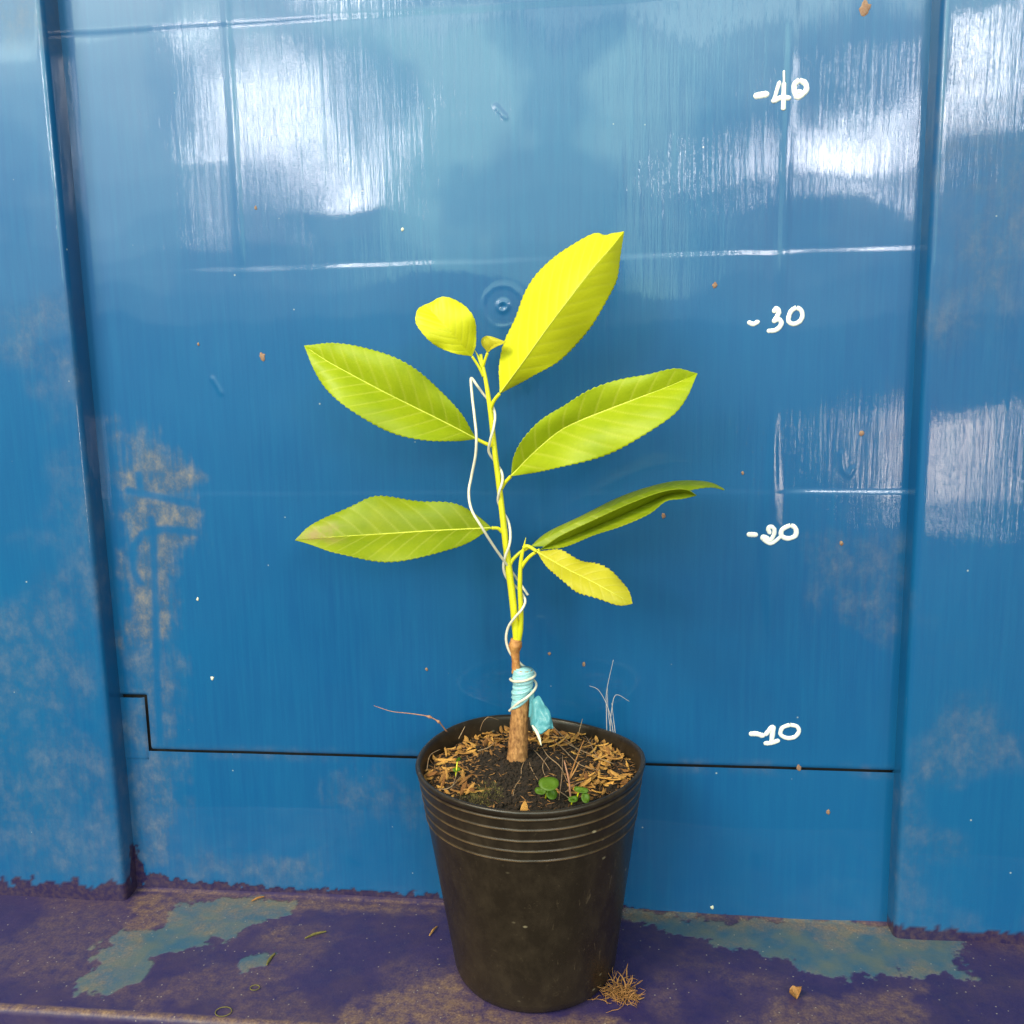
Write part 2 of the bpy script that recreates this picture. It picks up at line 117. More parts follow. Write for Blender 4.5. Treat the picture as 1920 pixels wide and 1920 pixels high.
def catmull(pts, n, ):
    pts = np.array([tuple(p) for p in pts], float)
    seg = np.linalg.norm(np.diff(pts, axis=0), axis=1)**.5; t = np.r_[0, np.cumsum(seg)]
    P = np.vstack([2*pts[0]-pts[1], pts, 2*pts[-1]-pts[-2]]); tt = np.r_[t[0]-seg[0], t, t[-1]+seg[-1]]
    # resample evenly by arc length of the control polygon
    al = np.r_[0, np.cumsum(np.linalg.norm(np.diff(pts, axis=0), axis=1))]
    u = np.interp(np.linspace(0, al[-1], n), al, t); out = []
    for x in u:
        i = min(max(np.searchsorted(t, x, side='right')-1, 0), len(pts)-2)
        p0, p1, p2, p3 = P[i], P[i+1], P[i+2], P[i+3]; t0, t1, t2, t3 = tt[i:i+4]
        a1 = (t1-x)/(t1-t0)*p0+(x-t0)/(t1-t0)*p1; a2 = (t2-x)/(t2-t1)*p1+(x-t1)/(t2-t1)*p2; a3 = (t3-x)/(t3-t2)*p2+(x-t2)/(t3-t2)*p3
        b1 = (t2-x)/(t2-t0)*a1+(x-t0)/(t2-t0)*a2; b2 = (t3-x)/(t3-t1)*a2+(x-t1)/(t3-t1)*a3
        out.append((t2-x)/(t2-t1)*b1+(x-t1)/(t2-t1)*b2)
    return np.array(out)
def tube_data(pts, rad, n=40, seg=10, spline=True, squash=1.0, bump=0.0):
    p = catmull(pts, n) if spline else np.array([tuple(q) for q in pts]); n = len(p)
    r = np.interp(np.linspace(0, 1, n), np.linspace(0, 1, len(rad)), rad)
    tg = np.gradient(p, axis=0); tg /= np.linalg.norm(tg, axis=1)[:, None]+1e-12
    a = np.cross(tg[0], [0, 1, 0.01]); a /= np.linalg.norm(a); v = []; f = []
    for i in range(n):
        a = a-tg[i]*(a@tg[i]); a /= np.linalg.norm(a); b = np.cross(tg[i], a)
        for k in range(seg):
            th = 2*math.pi*k/seg; rr = r[i]
            if bump: rr *= 1+bump*mnoise.noise(Vector((math.cos(th)*2.1, math.sin(th)*2.1, i*.35)))
            v.append(p[i]+rr*(math.cos(th)*a+squash*math.sin(th)*b))
    for i in range(n-1):
        for k in range(seg):
            f.append((i*seg+k, i*seg+(k+1) % seg, (i+1)*seg+(k+1) % seg, (i+1)*seg+k))
    f.append(tuple(range(seg-1, -1, -1))); f.append(tuple((n-1)*seg+k for k in range(seg)))
    return v, f
def tube(name, pts, rad, mat, parent=None, **k):
    v, f = tube_data(pts, rad, **k); return mesh(name, v, f, mat, parent)
def vnoise(X, Y, fx, fy, seed=0):
    r = np.random.default_rng(seed); G = r.random((257, 257)); x = X*fx; y = Y*fy
    x0 = np.floor(x).astype(int); y0 = np.floor(y).astype(int); u = x-x0; w = y-y0; u = u*u*(3-2*u); w = w*w*(3-2*w)
    a = G[x0 % 256, y0 % 256]; b = G[(x0+1) % 256, y0 % 256]; c = G[x0 % 256, (y0+1) % 256]; d = G[(x0+1) % 256, (y0+1) % 256]
    return (a*(1-u)+b*u)*(1-w)+(c*(1-u)+d*u)*w
def fbm(X, Y, f, seed=0, oct=4):
    return sum(vnoise(X, Y, f*2**i, f*2**i, seed+i)*.5**i for i in range(oct))/sum(.5**i for i in range(oct))
def sstep(a, b, x): t = np.clip((x-a)/(b-a), 0, 1); return t*t*(3-2*t)
def poly_sd(X, Y, poly):                      # signed distance, positive inside
    p = np.array(poly, float); d = np.full(X.shape, 1e9); ins = np.zeros(X.shape, bool); n = len(p)
    for i in range(n):
        a, b = p[i], p[(i+1) % n]; ab = b-a
        t = np.clip(((X-a[0])*ab[0]+(Y-a[1])*ab[1])/(ab@ab+1e-12), 0, 1)
        d = np.minimum(d, np.hypot(X-a[0]-t*ab[0], Y-a[1]-t*ab[1]))
        c = (a[1] > Y) != (b[1] > Y)
        with np.errstate(divide='ignore', invalid='ignore'): xi = a[0]+(Y-a[1])*(b[0]-a[0])/(b[1]-a[1]+1e-15)
        ins ^= c & (X < xi)
    return np.where(ins, d, -d)
def line_d(X, Y, pl):
    p = np.array(pl, float); d = np.full(X.shape, 1e9)
    for a, b in zip(p[:-1], p[1:]):
        ab = b-a; t = np.clip(((X-a[0])*ab[0]+(Y-a[1])*ab[1])/(ab@ab+1e-12), 0, 1)
        d = np.minimum(d, np.hypot(X-a[0]-t*ab[0], Y-a[1]-t*ab[1]))
    return d
def grid_mesh(name, P, mat, parent, attrs, mask=None):
    nx, ny = P.shape[:2]; me = bpy.data.meshes.new(name); idx = np.arange(nx*ny).reshape(nx, ny)
    q = np.stack([idx[:-1, :-1], idx[1:, :-1], idx[1:, 1:], idx[:-1, 1:]], -1).reshape(-1, 4)
    if mask is not None: q = q[mask.reshape(-1)]
    me.vertices.add(nx*ny); me.vertices.foreach_set('co', P.reshape(-1).astype(np.float32))
    me.loops.add(len(q)*4); me.loops.foreach_set('vertex_index', q.reshape(-1).astype(np.int32))
    me.polygons.add(len(q)); me.polygons.foreach_set('loop_start', np.arange(0, len(q)*4, 4, dtype=np.int32))
    me.update(calc_edges=True); me.validate()
    for k, a in attrs.items():
        at = me.attributes.new(k, 'FLOAT', 'POINT'); at.data.foreach_set('value', a.reshape(-1).astype(np.float32))
    return link(name, me, mat, parent)

# ------------------------------------------------------------------ materials
class NT:
    def __init__(s, name):
        s.m = bpy.data.materials.new(name); s.m.use_nodes = True; s.t = s.m.node_tree; s.b = s.t.nodes['Principled BSDF']
        s.tc = s.t.nodes.new('ShaderNodeTexCoord')
    def n(s, typ, **k):
        x = s.t.nodes.new(typ)
        for a, b in k.items(): setattr(x, a, b)
        return x
    def l(s, a, b): s.t.links.new(a, b)
    def noise(s, scale, detail=4, vec=(1, 1, 1), rough=.55, dist=0):
        mp = s.n('ShaderNodeMapping'); mp.inputs['Scale'].default_value = vec; s.l(s.tc.outputs['Object'], mp.inputs[0])
        x = s.n('ShaderNodeTexNoise'); x.inputs['Scale'].default_value = scale; x.inputs['Detail'].default_value = detail
        x.inputs['Roughness'].default_value = rough; x.inputs['Distortion'].default_value = dist; s.l(mp.outputs[0], x.inputs['Vector']); return x.outputs['Fac']
    def attr(s, name): a = s.n('ShaderNodeAttribute'); a.attribute_name = name; return a.outputs['Fac']
    def ramp(s, fac, a, b, ca=0, cb=1):
        m = s.n('ShaderNodeMapRange'); m.clamp = True
        for i, v in enumerate((a, b, ca, cb)): m.inputs[i+1].default_value = v
        s.l(fac, m.inputs[0]); return m.outputs[0]
    def math(s, op, a, b=None):
        m = s.n('ShaderNodeMath', operation=op)
        for i, v in enumerate((a, b)):
            if v is None: continue
            if isinstance(v, (int, float)): m.inputs[i].default_value = v
            else: s.l(v, m.inputs[i])
        return m.outputs[0]
    def mix(s, fac, a, b):
        m = s.n('ShaderNodeMix', data_type='RGBA')
        for i, v in ((0, fac), (6, a), (7, b)):
            if isinstance(v, tuple): m.inputs[i].default_value = v if len(v) == 4 else v+(1,)
            elif isinstance(v, (int, float)): m.inputs[i].default_value = v
            else: s.l(v, m.inputs[i])
        return m.outputs[2]
    def bump(s, h, dist, strength=1, prev=None):
        b = s.n('ShaderNodeBump'); b.inputs['Distance'].default_value = dist
        if isinstance(strength, (int, float)): b.inputs['Strength'].default_value = strength
        else: s.l(strength, b.inputs['Strength'])
        s.l(h, b.inputs['Height'])
        if prev: s.l(prev, b.inputs['Normal'])
        return b.outputs[0]
    def set(s, k, v):
        if isinstance(v, (int, float)): s.b.inputs[k].default_value = v
        elif isinstance(v, tuple): s.b.inputs[k].default_value = v if len(v) == 4 else v+(1,)
        else: s.l(v, s.b.inputs[k])

def plain(name, c1, c2, scale=300, rough=.5, bumpd=0, vec=(1, 1, 1), spec=.5):
    n = NT(name); f = n.noise(scale, 5, vec); n.set('Base Color', n.mix(n.ramp(f, .3, .7), c1, c2)); n.set('Roughness', rough); n.set('Specular IOR Level', spec)
    if bumpd: nb = n.bump(f, bumpd); n.l(nb, n.b.inputs['Normal'])
    return n.m

def blue_paint():
    n = NT('brushed_blue_gloss_paint')
    broad = n.noise(9, 4, (1, 1, .5)); stroke = n.noise(1, 5, (420, 1, 22), .6); fine = n.noise(1, 3, (1400, 1, 60), .6); grain = n.noise(2600, 2)
    c = n.mix(n.ramp(broad, .35, .68), (.0016, .080, .240), (.0026, .102, .270))
    c = n.mix(n.ramp(stroke, .40, .75, 0, .40), c, (.005, .132, .300))
    c = n.mix(n.ramp(grain, .3, .7, 0, .22), c, (.002, .058, .18))
    sp = n.n('ShaderNodeTexVoronoi'); sp.inputs['Scale'].default_value = 60; n.l(n.tc.outputs['Object'], sp.inputs['Vector'])
    c = n.mix(n.ramp(sp.outputs['Distance'], .018, .034, .6, 0), c, (.45, .48, .45))
    patch = n.noise(110, 6, (1, 1, .8), .65); fleck = n.noise(700, 5)
    d = n.math('MULTIPLY', n.attr('dirt'), n.ramp(n.math('ADD', n.math('MULTIPLY', patch, .75), n.math('MULTIPLY', fleck, .25)), .30, .68, 0, .85))
    c = n.mix(d, c, n.mix(n.ramp(patch, .42, .66), (.090, .082, .076), (.25, .205, .165)))
    c = n.mix(n.attr('purple'), c, n.mix(n.ramp(n.noise(400, 5), .4, .7), (.020, .012, .060), (.06, .035, .06)))
    n.set('Base Color', c)
    st = n.attr('streak')
    wide = n.noise(1, 3, (150, 1, 14), .55); b0 = n.bump(wide, .00020, n.math('MULTIPLY', st, .8)); b1 = n.bump(stroke, .00016, n.math('MULTIPLY', st, .9), b0); b2 = n.bump(fine, .00003, n.math('MULTIPLY', st, .8), b1); b3 = n.bump(grain, .00008, .25, b2)
    n.l(b3, n.b.inputs['Normal'])
    rough = n.ramp(d, 0, 1, .42, .8); n.set('Roughness', rough); n.set('Specular IOR Level', .3)
    gl = n.math('MULTIPLY', n.attr('gloss'), n.ramp(d, 0, .6, 1, .1)); n.set('Coat Weight', gl); n.set('Coat Roughness', .04); n.l(b2, n.b.inputs['Coat Normal'])
    return n.m
def floor_paint():
    n = NT('worn_purple_floor_paint'); g = n.noise(900, 5); m = n.noise(60, 6, (1, 1, 1), .65)
    c = n.mix(n.ramp(m, .35, .7), (.017, .012, .085), (.028, .018, .094))
    c = n.mix(n.ramp(n.noise(26, 6, (1, 1, 1), .7), .48, .78, 0, .36), c, (.10, .058, .055))
    c = n.mix(n.attr('teal'), c, n.mix(n.ramp(n.noise(75, 5), .35, .65), (.024, .090, .165), (.080, .115, .125)))
    d = n.math('MULTIPLY', n.attr('dust'), n.ramp(n.noise(200, 8, (1, 1, 1), .72), .30, .70))
    c = n.mix(d, c, n.mix(n.ramp(g, .35, .65), (.17, .095, .05), (.34, .21, .115)))
    sp = n.n('ShaderNodeTexVoronoi'); sp.inputs['Scale'].default_value = 230; n.l(n.tc.outputs['Object'], sp.inputs['Vector'])
    c = n.mix(n.ramp(sp.outputs['Distance'], .05, .10, .6, 0), c, (.42, .36, .30))
    n.set('Base Color', c); n.set('Roughness', n.ramp(m, .3, .7, .45, .7))
    b1 = n.bump(g, .0002, .5); b2 = n.bump(n.attr('teal'), .0003, .8, b1); n.l(b2, n.b.inputs['Normal']); return n.m
def pot_plastic():
    n = NT('black_nursery_plastic'); f = n.noise(120, 6, (1, 1, .6), .65); sc = n.noise(1, 4, (160, 160, 900))
    c = n.mix(n.ramp(f, .42, .72), (.017, .0110, .0065), (.032, .021, .0120))
    c = n.mix(n.ramp(n.noise(420, 6, (1, 1, 1), .7), .62, .74, 0, .45), c, (.12, .085, .05))
    c = n.mix(n.math('MULTIPLY', n.attr('ring'), n.ramp(n.noise(140, 5), .3, .6, .15, .75)), c, (.17, .10, .045))  # light tan ridge crests: their highlight put into the base colour
    vo = n.n('ShaderNodeTexVoronoi'); vo.inputs['Scale'].default_value = 75; mp = n.n('ShaderNodeMapping'); mp.inputs['Rotation'].default_value = (.4, .9, .3); mp.inputs['Scale'].default_value = (1, 1, 1.7); n.l(n.tc.outputs['Object'], mp.inputs[0]); n.l(mp.outputs[0], vo.inputs['Vector'])
    c = n.mix(n.math('MULTIPLY', n.ramp(vo.outputs['Distance'], .04, .10, 1, 0), n.ramp(n.noise(35, 4), .45, .6)), c, (.24, .19, .12))
    sc2 = n.noise(1, 4, (300, 300, 60), .6, 1.5); c = n.mix(n.math('MULTIPLY', n.ramp(sc2, .63, .70, 0, .5), n.ramp(n.noise(30, 3), .5, .62)), c, (.16, .11, .065))
    n.set('Base Color', c); n.set('Roughness', n.ramp(f, .3, .7, .32, .48)); n.l(n.bump(sc, .00012, .4), n.b.inputs['Normal']); return n.m
def leaf_mat(name, c1, c2, vein, trans, tmix=.35, rough=.45):
    n = NT(name); f = n.noise(60, 6, (1, 1, 1), .6); g = n.noise(900, 3)
    c = n.mix(n.ramp(f, .34, .68), c1, c2); c = n.mix(n.ramp(g, .3, .7, 0, .18), c, tuple(v*.7 for v in c1))
    c = n.mix(n.math('MULTIPLY', n.attr('vein'), .55), c, vein)
    tan = n.math('MULTIPLY', n.attr('tan'), n.ramp(n.noise(150, 6, (1, 1, 1), .7), .38, .6)); c = n.mix(tan, c, (.46, .34, .12))
    sp = n.noise(260, 6, (1, 1, 1), .7); c = n.mix(n.ramp(sp, .66, .74, 0, .5), c, (.55, .52, .16))
    n.set('Base Color', c); n.set('Roughness', rough); n.set('Specular IOR Level', .35)
    b = n.bump(g, .00012, .5); n.l(b, n.b.inputs['Normal'])
    tr = n.n('ShaderNodeBsdfTranslucent'); tr.inputs[0].default_value = trans+(1,); mx = n.n('ShaderNodeMixShader'); mx.inputs[0].default_value = tmix
    n.l(n.b.outputs[0], mx.inputs[1]); n.l(tr.outputs[0], mx.inputs[2]); n.l(mx.outputs[0], n.t.nodes['Material Output'].inputs[0]); return n.m
def random_mat(name, c1, c2, c3, rough=.7):
    n = NT(name); oi = n.n('ShaderNodeObjectInfo'); c = n.mix(oi.outputs['Random'], c1, c2); f = n.noise(900, 4, (1, 1, 1))
    n.set('Base Color', n.mix(n.ramp(f, .4, .75), c, c3)); n.set('Roughness', rough); n.l(n.bump(f, .0002), n.b.inputs['Normal']); return n.m

M = dict(blue=blue_paint(), floor=floor_paint(), pot=pot_plastic(),
    white=plain('white_brush_paint', (.86, .86, .84), (.78, .77, .72), 500, .35, .0001),
    rust=plain('bare_rusty_chip', (.22, .10, .06), (.34, .22, .15), 900, .8, .0002),
    gap=plain('dark_seam_shadow_gap', (.012, .012, .016), (.03, .024, .02), 300, .9),
    leaf=leaf_mat('leaf_green', (.36, .465, .010), (.48, .56, .016), (.70, .69, .10), (.58, .62, .02)),
    leaf_deep=leaf_mat('leaf_deep_green', (.28, .37, .010), (.39, .45, .016), (.58, .60, .10), (.40, .46, .02)),
    young=leaf_mat('leaf_young_yellow', (.84, .84, .020), (.88, .87, .030), (.90, .88, .09), (.80, .75, .02), .40),
    pale=leaf_mat('leaf_pale_yellow', (.62, .57, .030), (.70, .63, .045), (.72, .66, .12), (.62, .55, .03), .40),
    stem=plain('green_stem_skin', (.58, .57, .012), (.72, .66, .02), 200, .4, .0001, (1, 1, .3)),
    vein=plain('pale_midrib', (.56, .58, .05), (.68, .66, .09), 300, .45),
    bark=plain('brown_bark', (.17, .066, .020), (.54, .26, .09), 700, .75, .0005, (1, 1, .5)),
    twig=plain('scion_bark', (.34, .11, .03), (.58, .28, .08), 380, .6, .0003, (1, 1, .6)),
    tape=plain('pale_blue_grafting_tape', (.25, .53, .60), (.38, .64, .67), 260, .35, .0003, (1, 1, 5)),
    flap=leaf_mat('blue_tape_flap', (.10, .40, .50), (.17, .47, .53), (.2, .5, .55), (.12, .42, .5), .3, .3),
    wire=plain('cream_plastic_wire', (.70, .62, .48), (.80, .74, .62), 500, .35),
    soil=plain('dark_potting_soil', (.009, .005, .003), (.034, .018, .009), 500, .95, .0012),
    chip=random_mat('tan_husk', (.20, .075, .018), (.86, .45, .095), (.34, .13, .03)),
    fibre=random_mat('dry_fibre', (.34, .20, .10), (.20, .10, .05), (.45, .32, .2)),
    straw=random_mat('dry_straw', (.36, .15, .04), (.50, .27, .09), (.22, .10, .03)),
    redstalk=plain('reddish_dry_stalk', (.33, .13, .07), (.45, .24, .15), 600, .7),
    hair=plain('pale_dry_hair', (.36, .36, .42), (.48, .42, .40), 400, .6),
    sprout=leaf_mat('sprout_green', (.085, .18, .012), (.13, .23, .02), (.2, .3, .05), (.15, .27, .02)),
    moss=plain('olive_moss', (.10, .085, .02), (.20, .16, .05), 500, .9, .0006),
    cream=plain('cream_strip', (.72, .68, .50), (.80, .76, .62), 500, .5))

# ------------------------------------------------------------------ floor ledge (the setting)
XL, XR = -.2377, .1635; RET = .013; YF = -.0965
x = np.arange(-.36, .321, .0008); y = np.linspace(0.004, YF, 130)
yy = list(y)+[YF-.0012, YF-.002, YF-.0022, YF-.0022, YF-.0022]; zz = [0]*len(y)+[-.0004, -.0014, -.003, -.02, -.06]
X, Y = np.meshgrid(x, np.array(yy), indexing='ij'); Z = np.repeat(np.array(zz)[None], len(x), 0)
Z = Z+(fbm(X, Y, 40, 5)-.5)*.0008*(Z > -.001)+.0012*sstep(-.004, .002, Y)
Xm, Ym = X*1000, Y*1000; nz = (fbm(Xm, Ym, .12, 21, 5)-.5)
teal = np.zeros_like(X)
for p in TEALF: teal = np.maximum(teal, sstep(-.9, .9, poly_sd(Xm, Ym, p)+nz*20+(fbm(Xm, Ym, .5, 61, 3)-.5)*5))
dust = np.zeros_like(X)
for p, a in DUSTF: dust = np.maximum(dust, a*sstep(-6, 5, poly_sd(Xm, Ym, p)+nz*16))
dust = np.maximum(dust, 0.06+.28*sstep(.45, .7, fbm(Xm, Ym, .03, 77)))
dust = np.maximum(dust, teal*.55*sstep(.35, .65, fbm(Xm, Ym, .06, 78, 4)))
dust = np.maximum(dust, sstep(.0022, .0, np.abs(Y+.0022))*.7)            # dust gathered in the joint
dust = np.maximum(dust, sstep(.0025, .0008, np.abs(Y-YF))*.95)              # worn front edge
P = np.stack([X, Y, Z], -1)
floor = grid_mesh('floor', P[:, ::-1], M['floor'], None, {'teal': teal[:, ::-1], 'dust': dust[:, ::-1]}); tag(floor, kind='structure')
floor['label'] = 'worn purple painted ledge with teal patches and brown dust'

# ------------------------------------------------------------------ blue wall
wall = empty('metal_wall', (0, 0, 0), 'glossy blue painted metal wall with white height numbers behind the plant', 'wall')
ZS = .0815; GAP = .0011; NX, NZ = -.2235, .1122
def relief(X, Z):
    h = (fbm(X+3, Z+3, 9, 3, 3)-.5)*.0019 + (fbm(X+3, Z+3, 30, 31, 2)-.5)*.00012
    vary = sstep(.30, .62, fbm(X+5, Z*0+2, 16, 17, 3)); wig = .0006*(vnoise(X+5, Z*0, 60, 1, 4)-.5)
    h += (.00002+.00013*vary*sstep(-.19, -.12, X))*sstep(.0012, -.0012, Z-.3322-wig) + (.00003+.00008*vary+.0004*sstep(.10, .12, X))*sstep(.0014, -.0014, Z-.2213-wig) - (.00006+.00018*sstep(-.04, -.12, X))*sstep(.0014, -.0014, Z-.4442-wig)
    h += .0003*np.exp(-((X-.1035-(Z-.33)*.014)/.0022)**2)*sstep(.29, .34, Z)
    wv = .0016+.0035*sstep(.245, .20, Z)*sstep(.15, .2, Z); h += .0005*np.exp(-((X-.1015)/wv)**2)*sstep(.145, .17, Z)*sstep(.268, .24, Z)
    h += .0003*np.exp(-((X+.1545)/.002)**2)*sstep(.325, .345, Z)
    rr = np.hypot(X-RIVET[0]*MM, Z-RIVET[1]*MM)
    h += .00010*np.exp(-((rr-.0098)/.0011)**2)*(.4+.9*vnoise(X*50+9, Z*50+9, 6, 6, 2))+.0005*np.exp(-((rr-.0022)/.0008)**2)-.0003*np.exp(-(rr/.001)**2)
    for d in DRIPS: h += .00028*np.exp(-(line_d(X*1000, Z*1000, d)/1.0)**2)
    return h
def wall_attrs(X, Z):
    Xm, Zm = X*1000, Z*1000; nz = fbm(Xm+400, Zm, .10, 55, 5)-.5; vs = vnoise(Xm+400, Zm, .9, .05, 8)-.5
    dirt = np.zeros_like(X)
    for p, a in DIRTW: dirt = np.maximum(dirt, a*sstep(-9, 8, poly_sd(Xm, Zm, p)+nz*26+vs*6))
    for wp in WIPES: dirt *= 1-.9*np.exp(-(line_d(Xm, Zm, wp)/2.2)**4)
    dirt = np.maximum(dirt, .30*sstep(.006, 0, np.abs(Z-ZS))*sstep(.4, .7, fbm(Xm+400, Zm, .05, 91)))
    st = .25+.75*sstep(.12, .30, Z)*sstep(.2, .62, fbm(X+2, Z+2, 14, 12, 3)); st = np.maximum(st, .8*sstep(.07, .14, X)*sstep(.06, .15, Z))
    st *= .35+.65*sstep(-.19, -.15, X)
    gl = .55+.45*sstep(.35, .6, fbm(X+2, Z+2, 22, 14, 4)); return dirt, st, gl
def wall_part(name, x0, x1, z0, z1, step, parent):
    nx = int((x1-x0)/step)+1; nz_ = int((z1-z0)/step)+1
    xs = np.linspace(x0, x1, nx); zs = np.linspace(z0, z1, nz_); X, Z = np.meshgrid(xs, zs, indexing='ij')
    h = relief(X, Z); h = h-.0006*sstep(.0012, 0, Z-z0)
    d, s, g = wall_attrs(X, Z); pur = np.zeros_like(X)
    if z0 < .05:
        nzz = fbm(X*1000+400, Z*1000, .35, 3, 4)-.5
        for p in (PURPW, PURPC): pur = np.maximum(pur, sstep(-.35, .35, poly_sd(X*1000, Z*1000, p)+nzz*6))
        h = h-pur*.0004
    return X, Z, h, dict(dirt=d, streak=s, gloss=g, purple=pur)
# upper plate (with the square notch at its lower left corner)
X, Z, h, at = wall_part('upper_plate', XL-.002, XR+.002, ZS+GAP/2, .52, .0008, wall)
q = (X[:-1, :-1] < NX) & (Z[:-1, :-1] < NZ)
ed = np.where(Z < NZ, X-NX, np.where(X < NX, Z-NZ, np.hypot(np.maximum(X-NX, 0), np.maximum(Z-NZ, 0)))); ed = np.where((X < NX) & (Z < NZ), 0, ed)
h = h-.001*sstep(.0014, 0, ed)
grid_mesh('upper_plate', np.stack([X, -h, Z], -1), M['blue'], wall, at, ~q)
X, Z, h, at = wall_part('corner_plate', XL-.002, NX-GAP, ZS-.006, NZ-GAP, .0008, wall)
h = h-.001*sstep(.0014, 0, (NX-GAP)-X)+.0003; grid_mesh('corner_plate', np.stack([X, -h, Z], -1), M['blue'], wall, at)
X, Z, h, at = wall_part('lower_plate', XL-.002, XR+.002, -.004, ZS-GAP/2, .0008, wall)
q = (X[:-1, :-1] < NX-GAP) & (Z[:-1, :-1] > ZS-.0058)
grid_mesh('lower_plate', np.stack([X, -h, Z], -1), M['blue'], wall, at, ~q)
mesh('seam_backing', [(XL-.01, .006, -.01), (XR+.01, .006, -.01), (XR+.01, .006, .2), (XL-.01, .006, .2), (XL-.01, .009, -.01), (XR+.01, .009, -.01), (XR+.01, .009, .2), (XL-.01, .009, .2)],
     [(0, 1, 2, 3), (7, 6, 5, 4), (0, 4, 5, 1), (1, 5, 6, 2), (2, 6, 7, 3), (3, 7, 4, 0)], M['gap'], wall, False)
# folded side ribs
for sx, x0, xo in ((-1, XL, -.42), (1, XR, .36)):
    prof = [(x0, .003)]+[(x0, -t) for t in np.linspace(0, RET-.003, 24)]+[(x0+sx*.003*(1-math.cos(a)), -RET+.003-.003*math.sin(a)) for a in np.linspace(.2, math.pi/2, 6)]
    prof += [(x0+sx*(.003+t), -RET) for t in np.linspace(.002, abs(xo-x0)-.003, 90)]
    zs = np.linspace(-.002, .52, 330); pr = np.array(prof); X = np.repeat(pr[:, :1], len(zs), 1); Yp = np.repeat(pr[:, 1:], len(zs), 1); Z = np.repeat(zs[None], len(pr), 0)
    wob = (fbm(X+3+Yp, Z+3, 9, 41, 3)-.5)*.004; U = X-sx*Yp
    d, s, g = wall_attrs(U, Z); d = np.maximum(d, .3*sstep(.45, .7, fbm(U*1000+500, Z*1000, .02, 66))); nzz = fbm(U*1000+400, Z*1000, .35, 3, 4)-.5
    pur = sstep(-.4, .4, .006*1000-Z*1000+nzz*8) if sx > 0 else np.maximum(sstep(-.4, .4, 10-Z*1000+nzz*14), sstep(-.4, .4, poly_sd(U*1000, Z*1000, PURPC)+nzz*5))
    Pm = np.stack([X, Yp+wob*.3*(Yp < -.012), Z], -1)
    grid_mesh('side_rib', Pm if sx > 0 else Pm[::-1], M['blue'], wall, {k: (v if sx > 0 else v[::-1]) for k, v in dict(dirt=d, streak=s*.8, gloss=g, purple=pur).items()})
# handwritten height numbers: brush strokes of thick white paint
def wh(xm, zm): return float(relief(np.array([[xm*MM]]), np.array([[zm*MM]]))[0, 0])
for key, strokes in NUMBERS.items():
    v = []; f = []
    for si, (pl, w) in enumerate(strokes):
        n = max(8, len(pl)*7); p = catmull([(a, b, 0) for a, b in pl], n)*MM; tg = np.gradient(p, axis=0); tg /= np.linalg.norm(tg, axis=1)[:, None]
        hw = w*MM/2; closed = np.linalg.norm(p[0]-p[-1]) < 1e-6
        if not closed:
            cap = 5; p = np.vstack([[p[0]-tg[0]*hw*math.cos(a)*.9 for a in np.linspace(0.15, 1.4, cap)], p, [p[-1]+tg[-1]*hw*math.cos(a)*.9 for a in np.linspace(1.4, .15, cap)]])
            tg = np.vstack([[tg[0]]*cap, tg, [tg[-1]]*cap]); wd = np.r_[[hw*math.sin(a) for a in np.linspace(.15, 1.4, cap)], [hw]*n, [hw*math.sin(a) for a in np.linspace(1.4, .15, cap)]]
        else: wd = np.full(n, hw)
        base = len(v)
        for i in range(len(p)):
            nrm = np.array([-tg[i][2-2+1] if False else -tg[i][1], tg[i][0]]); hh = wh(p[i][0]/MM, p[i][1]/MM); ww = wd[i]*(1+.16*mnoise.noise(Vector((i*.35, si*3.1, len(key)))))
            for k in range(7):
                u = (k-3)/3; hgt = hh+.00012+.00045*math.sqrt(max(0, 1-u*u))*min(1, wd[i]/hw+.1)+si*.00002
                if k in (0, 6): hgt = hh-.0003
                v.append((p[i][0]+nrm[0]*ww*u, -hgt, p[i][1]+nrm[1]*ww*u))
        for i in range(len(p)-1):
            for k in range(6): f.append((base+i*7+k, base+(i+1)*7+k, base+(i+1)*7+k+1, base+i*7+k+1))
    o = mesh('painted_number', v, f, M['white'], wall); o['label'] = 'hand painted white mark reading -%s' % key
# paint chips showing rusty metal
for i, (cx, cz, r) in enumerate(CHIPS):
    v = []; hh = wh(cx, cz); n = 14
    for k in range(n):
        a = 2*math.pi*k/n; rr = r*MM*(.65+.6*mnoise.noise(Vector((math.cos(a)*1.3+i*5, math.sin(a)*1.3, 2.2)))+.3)
        v.append((cx*MM+rr*.8*math.cos(a), -hh-.0001, cz*MM+rr*1.05*math.sin(a)))
    v2 = [((p[0]-cx*MM)*.8+cx*MM, -hh-.0004, (p[2]-cz*MM)*.8+cz*MM) for p in v]
    fs = [(k, (k+1) % n, n+(k+1) % n, n+k) for k in range(n)]+[tuple(range(n, 2*n))]
    mesh('rust_chip', v+v2, fs, M['rust'] if i not in (3, 4, 9, 17) else M['cream'], wall)

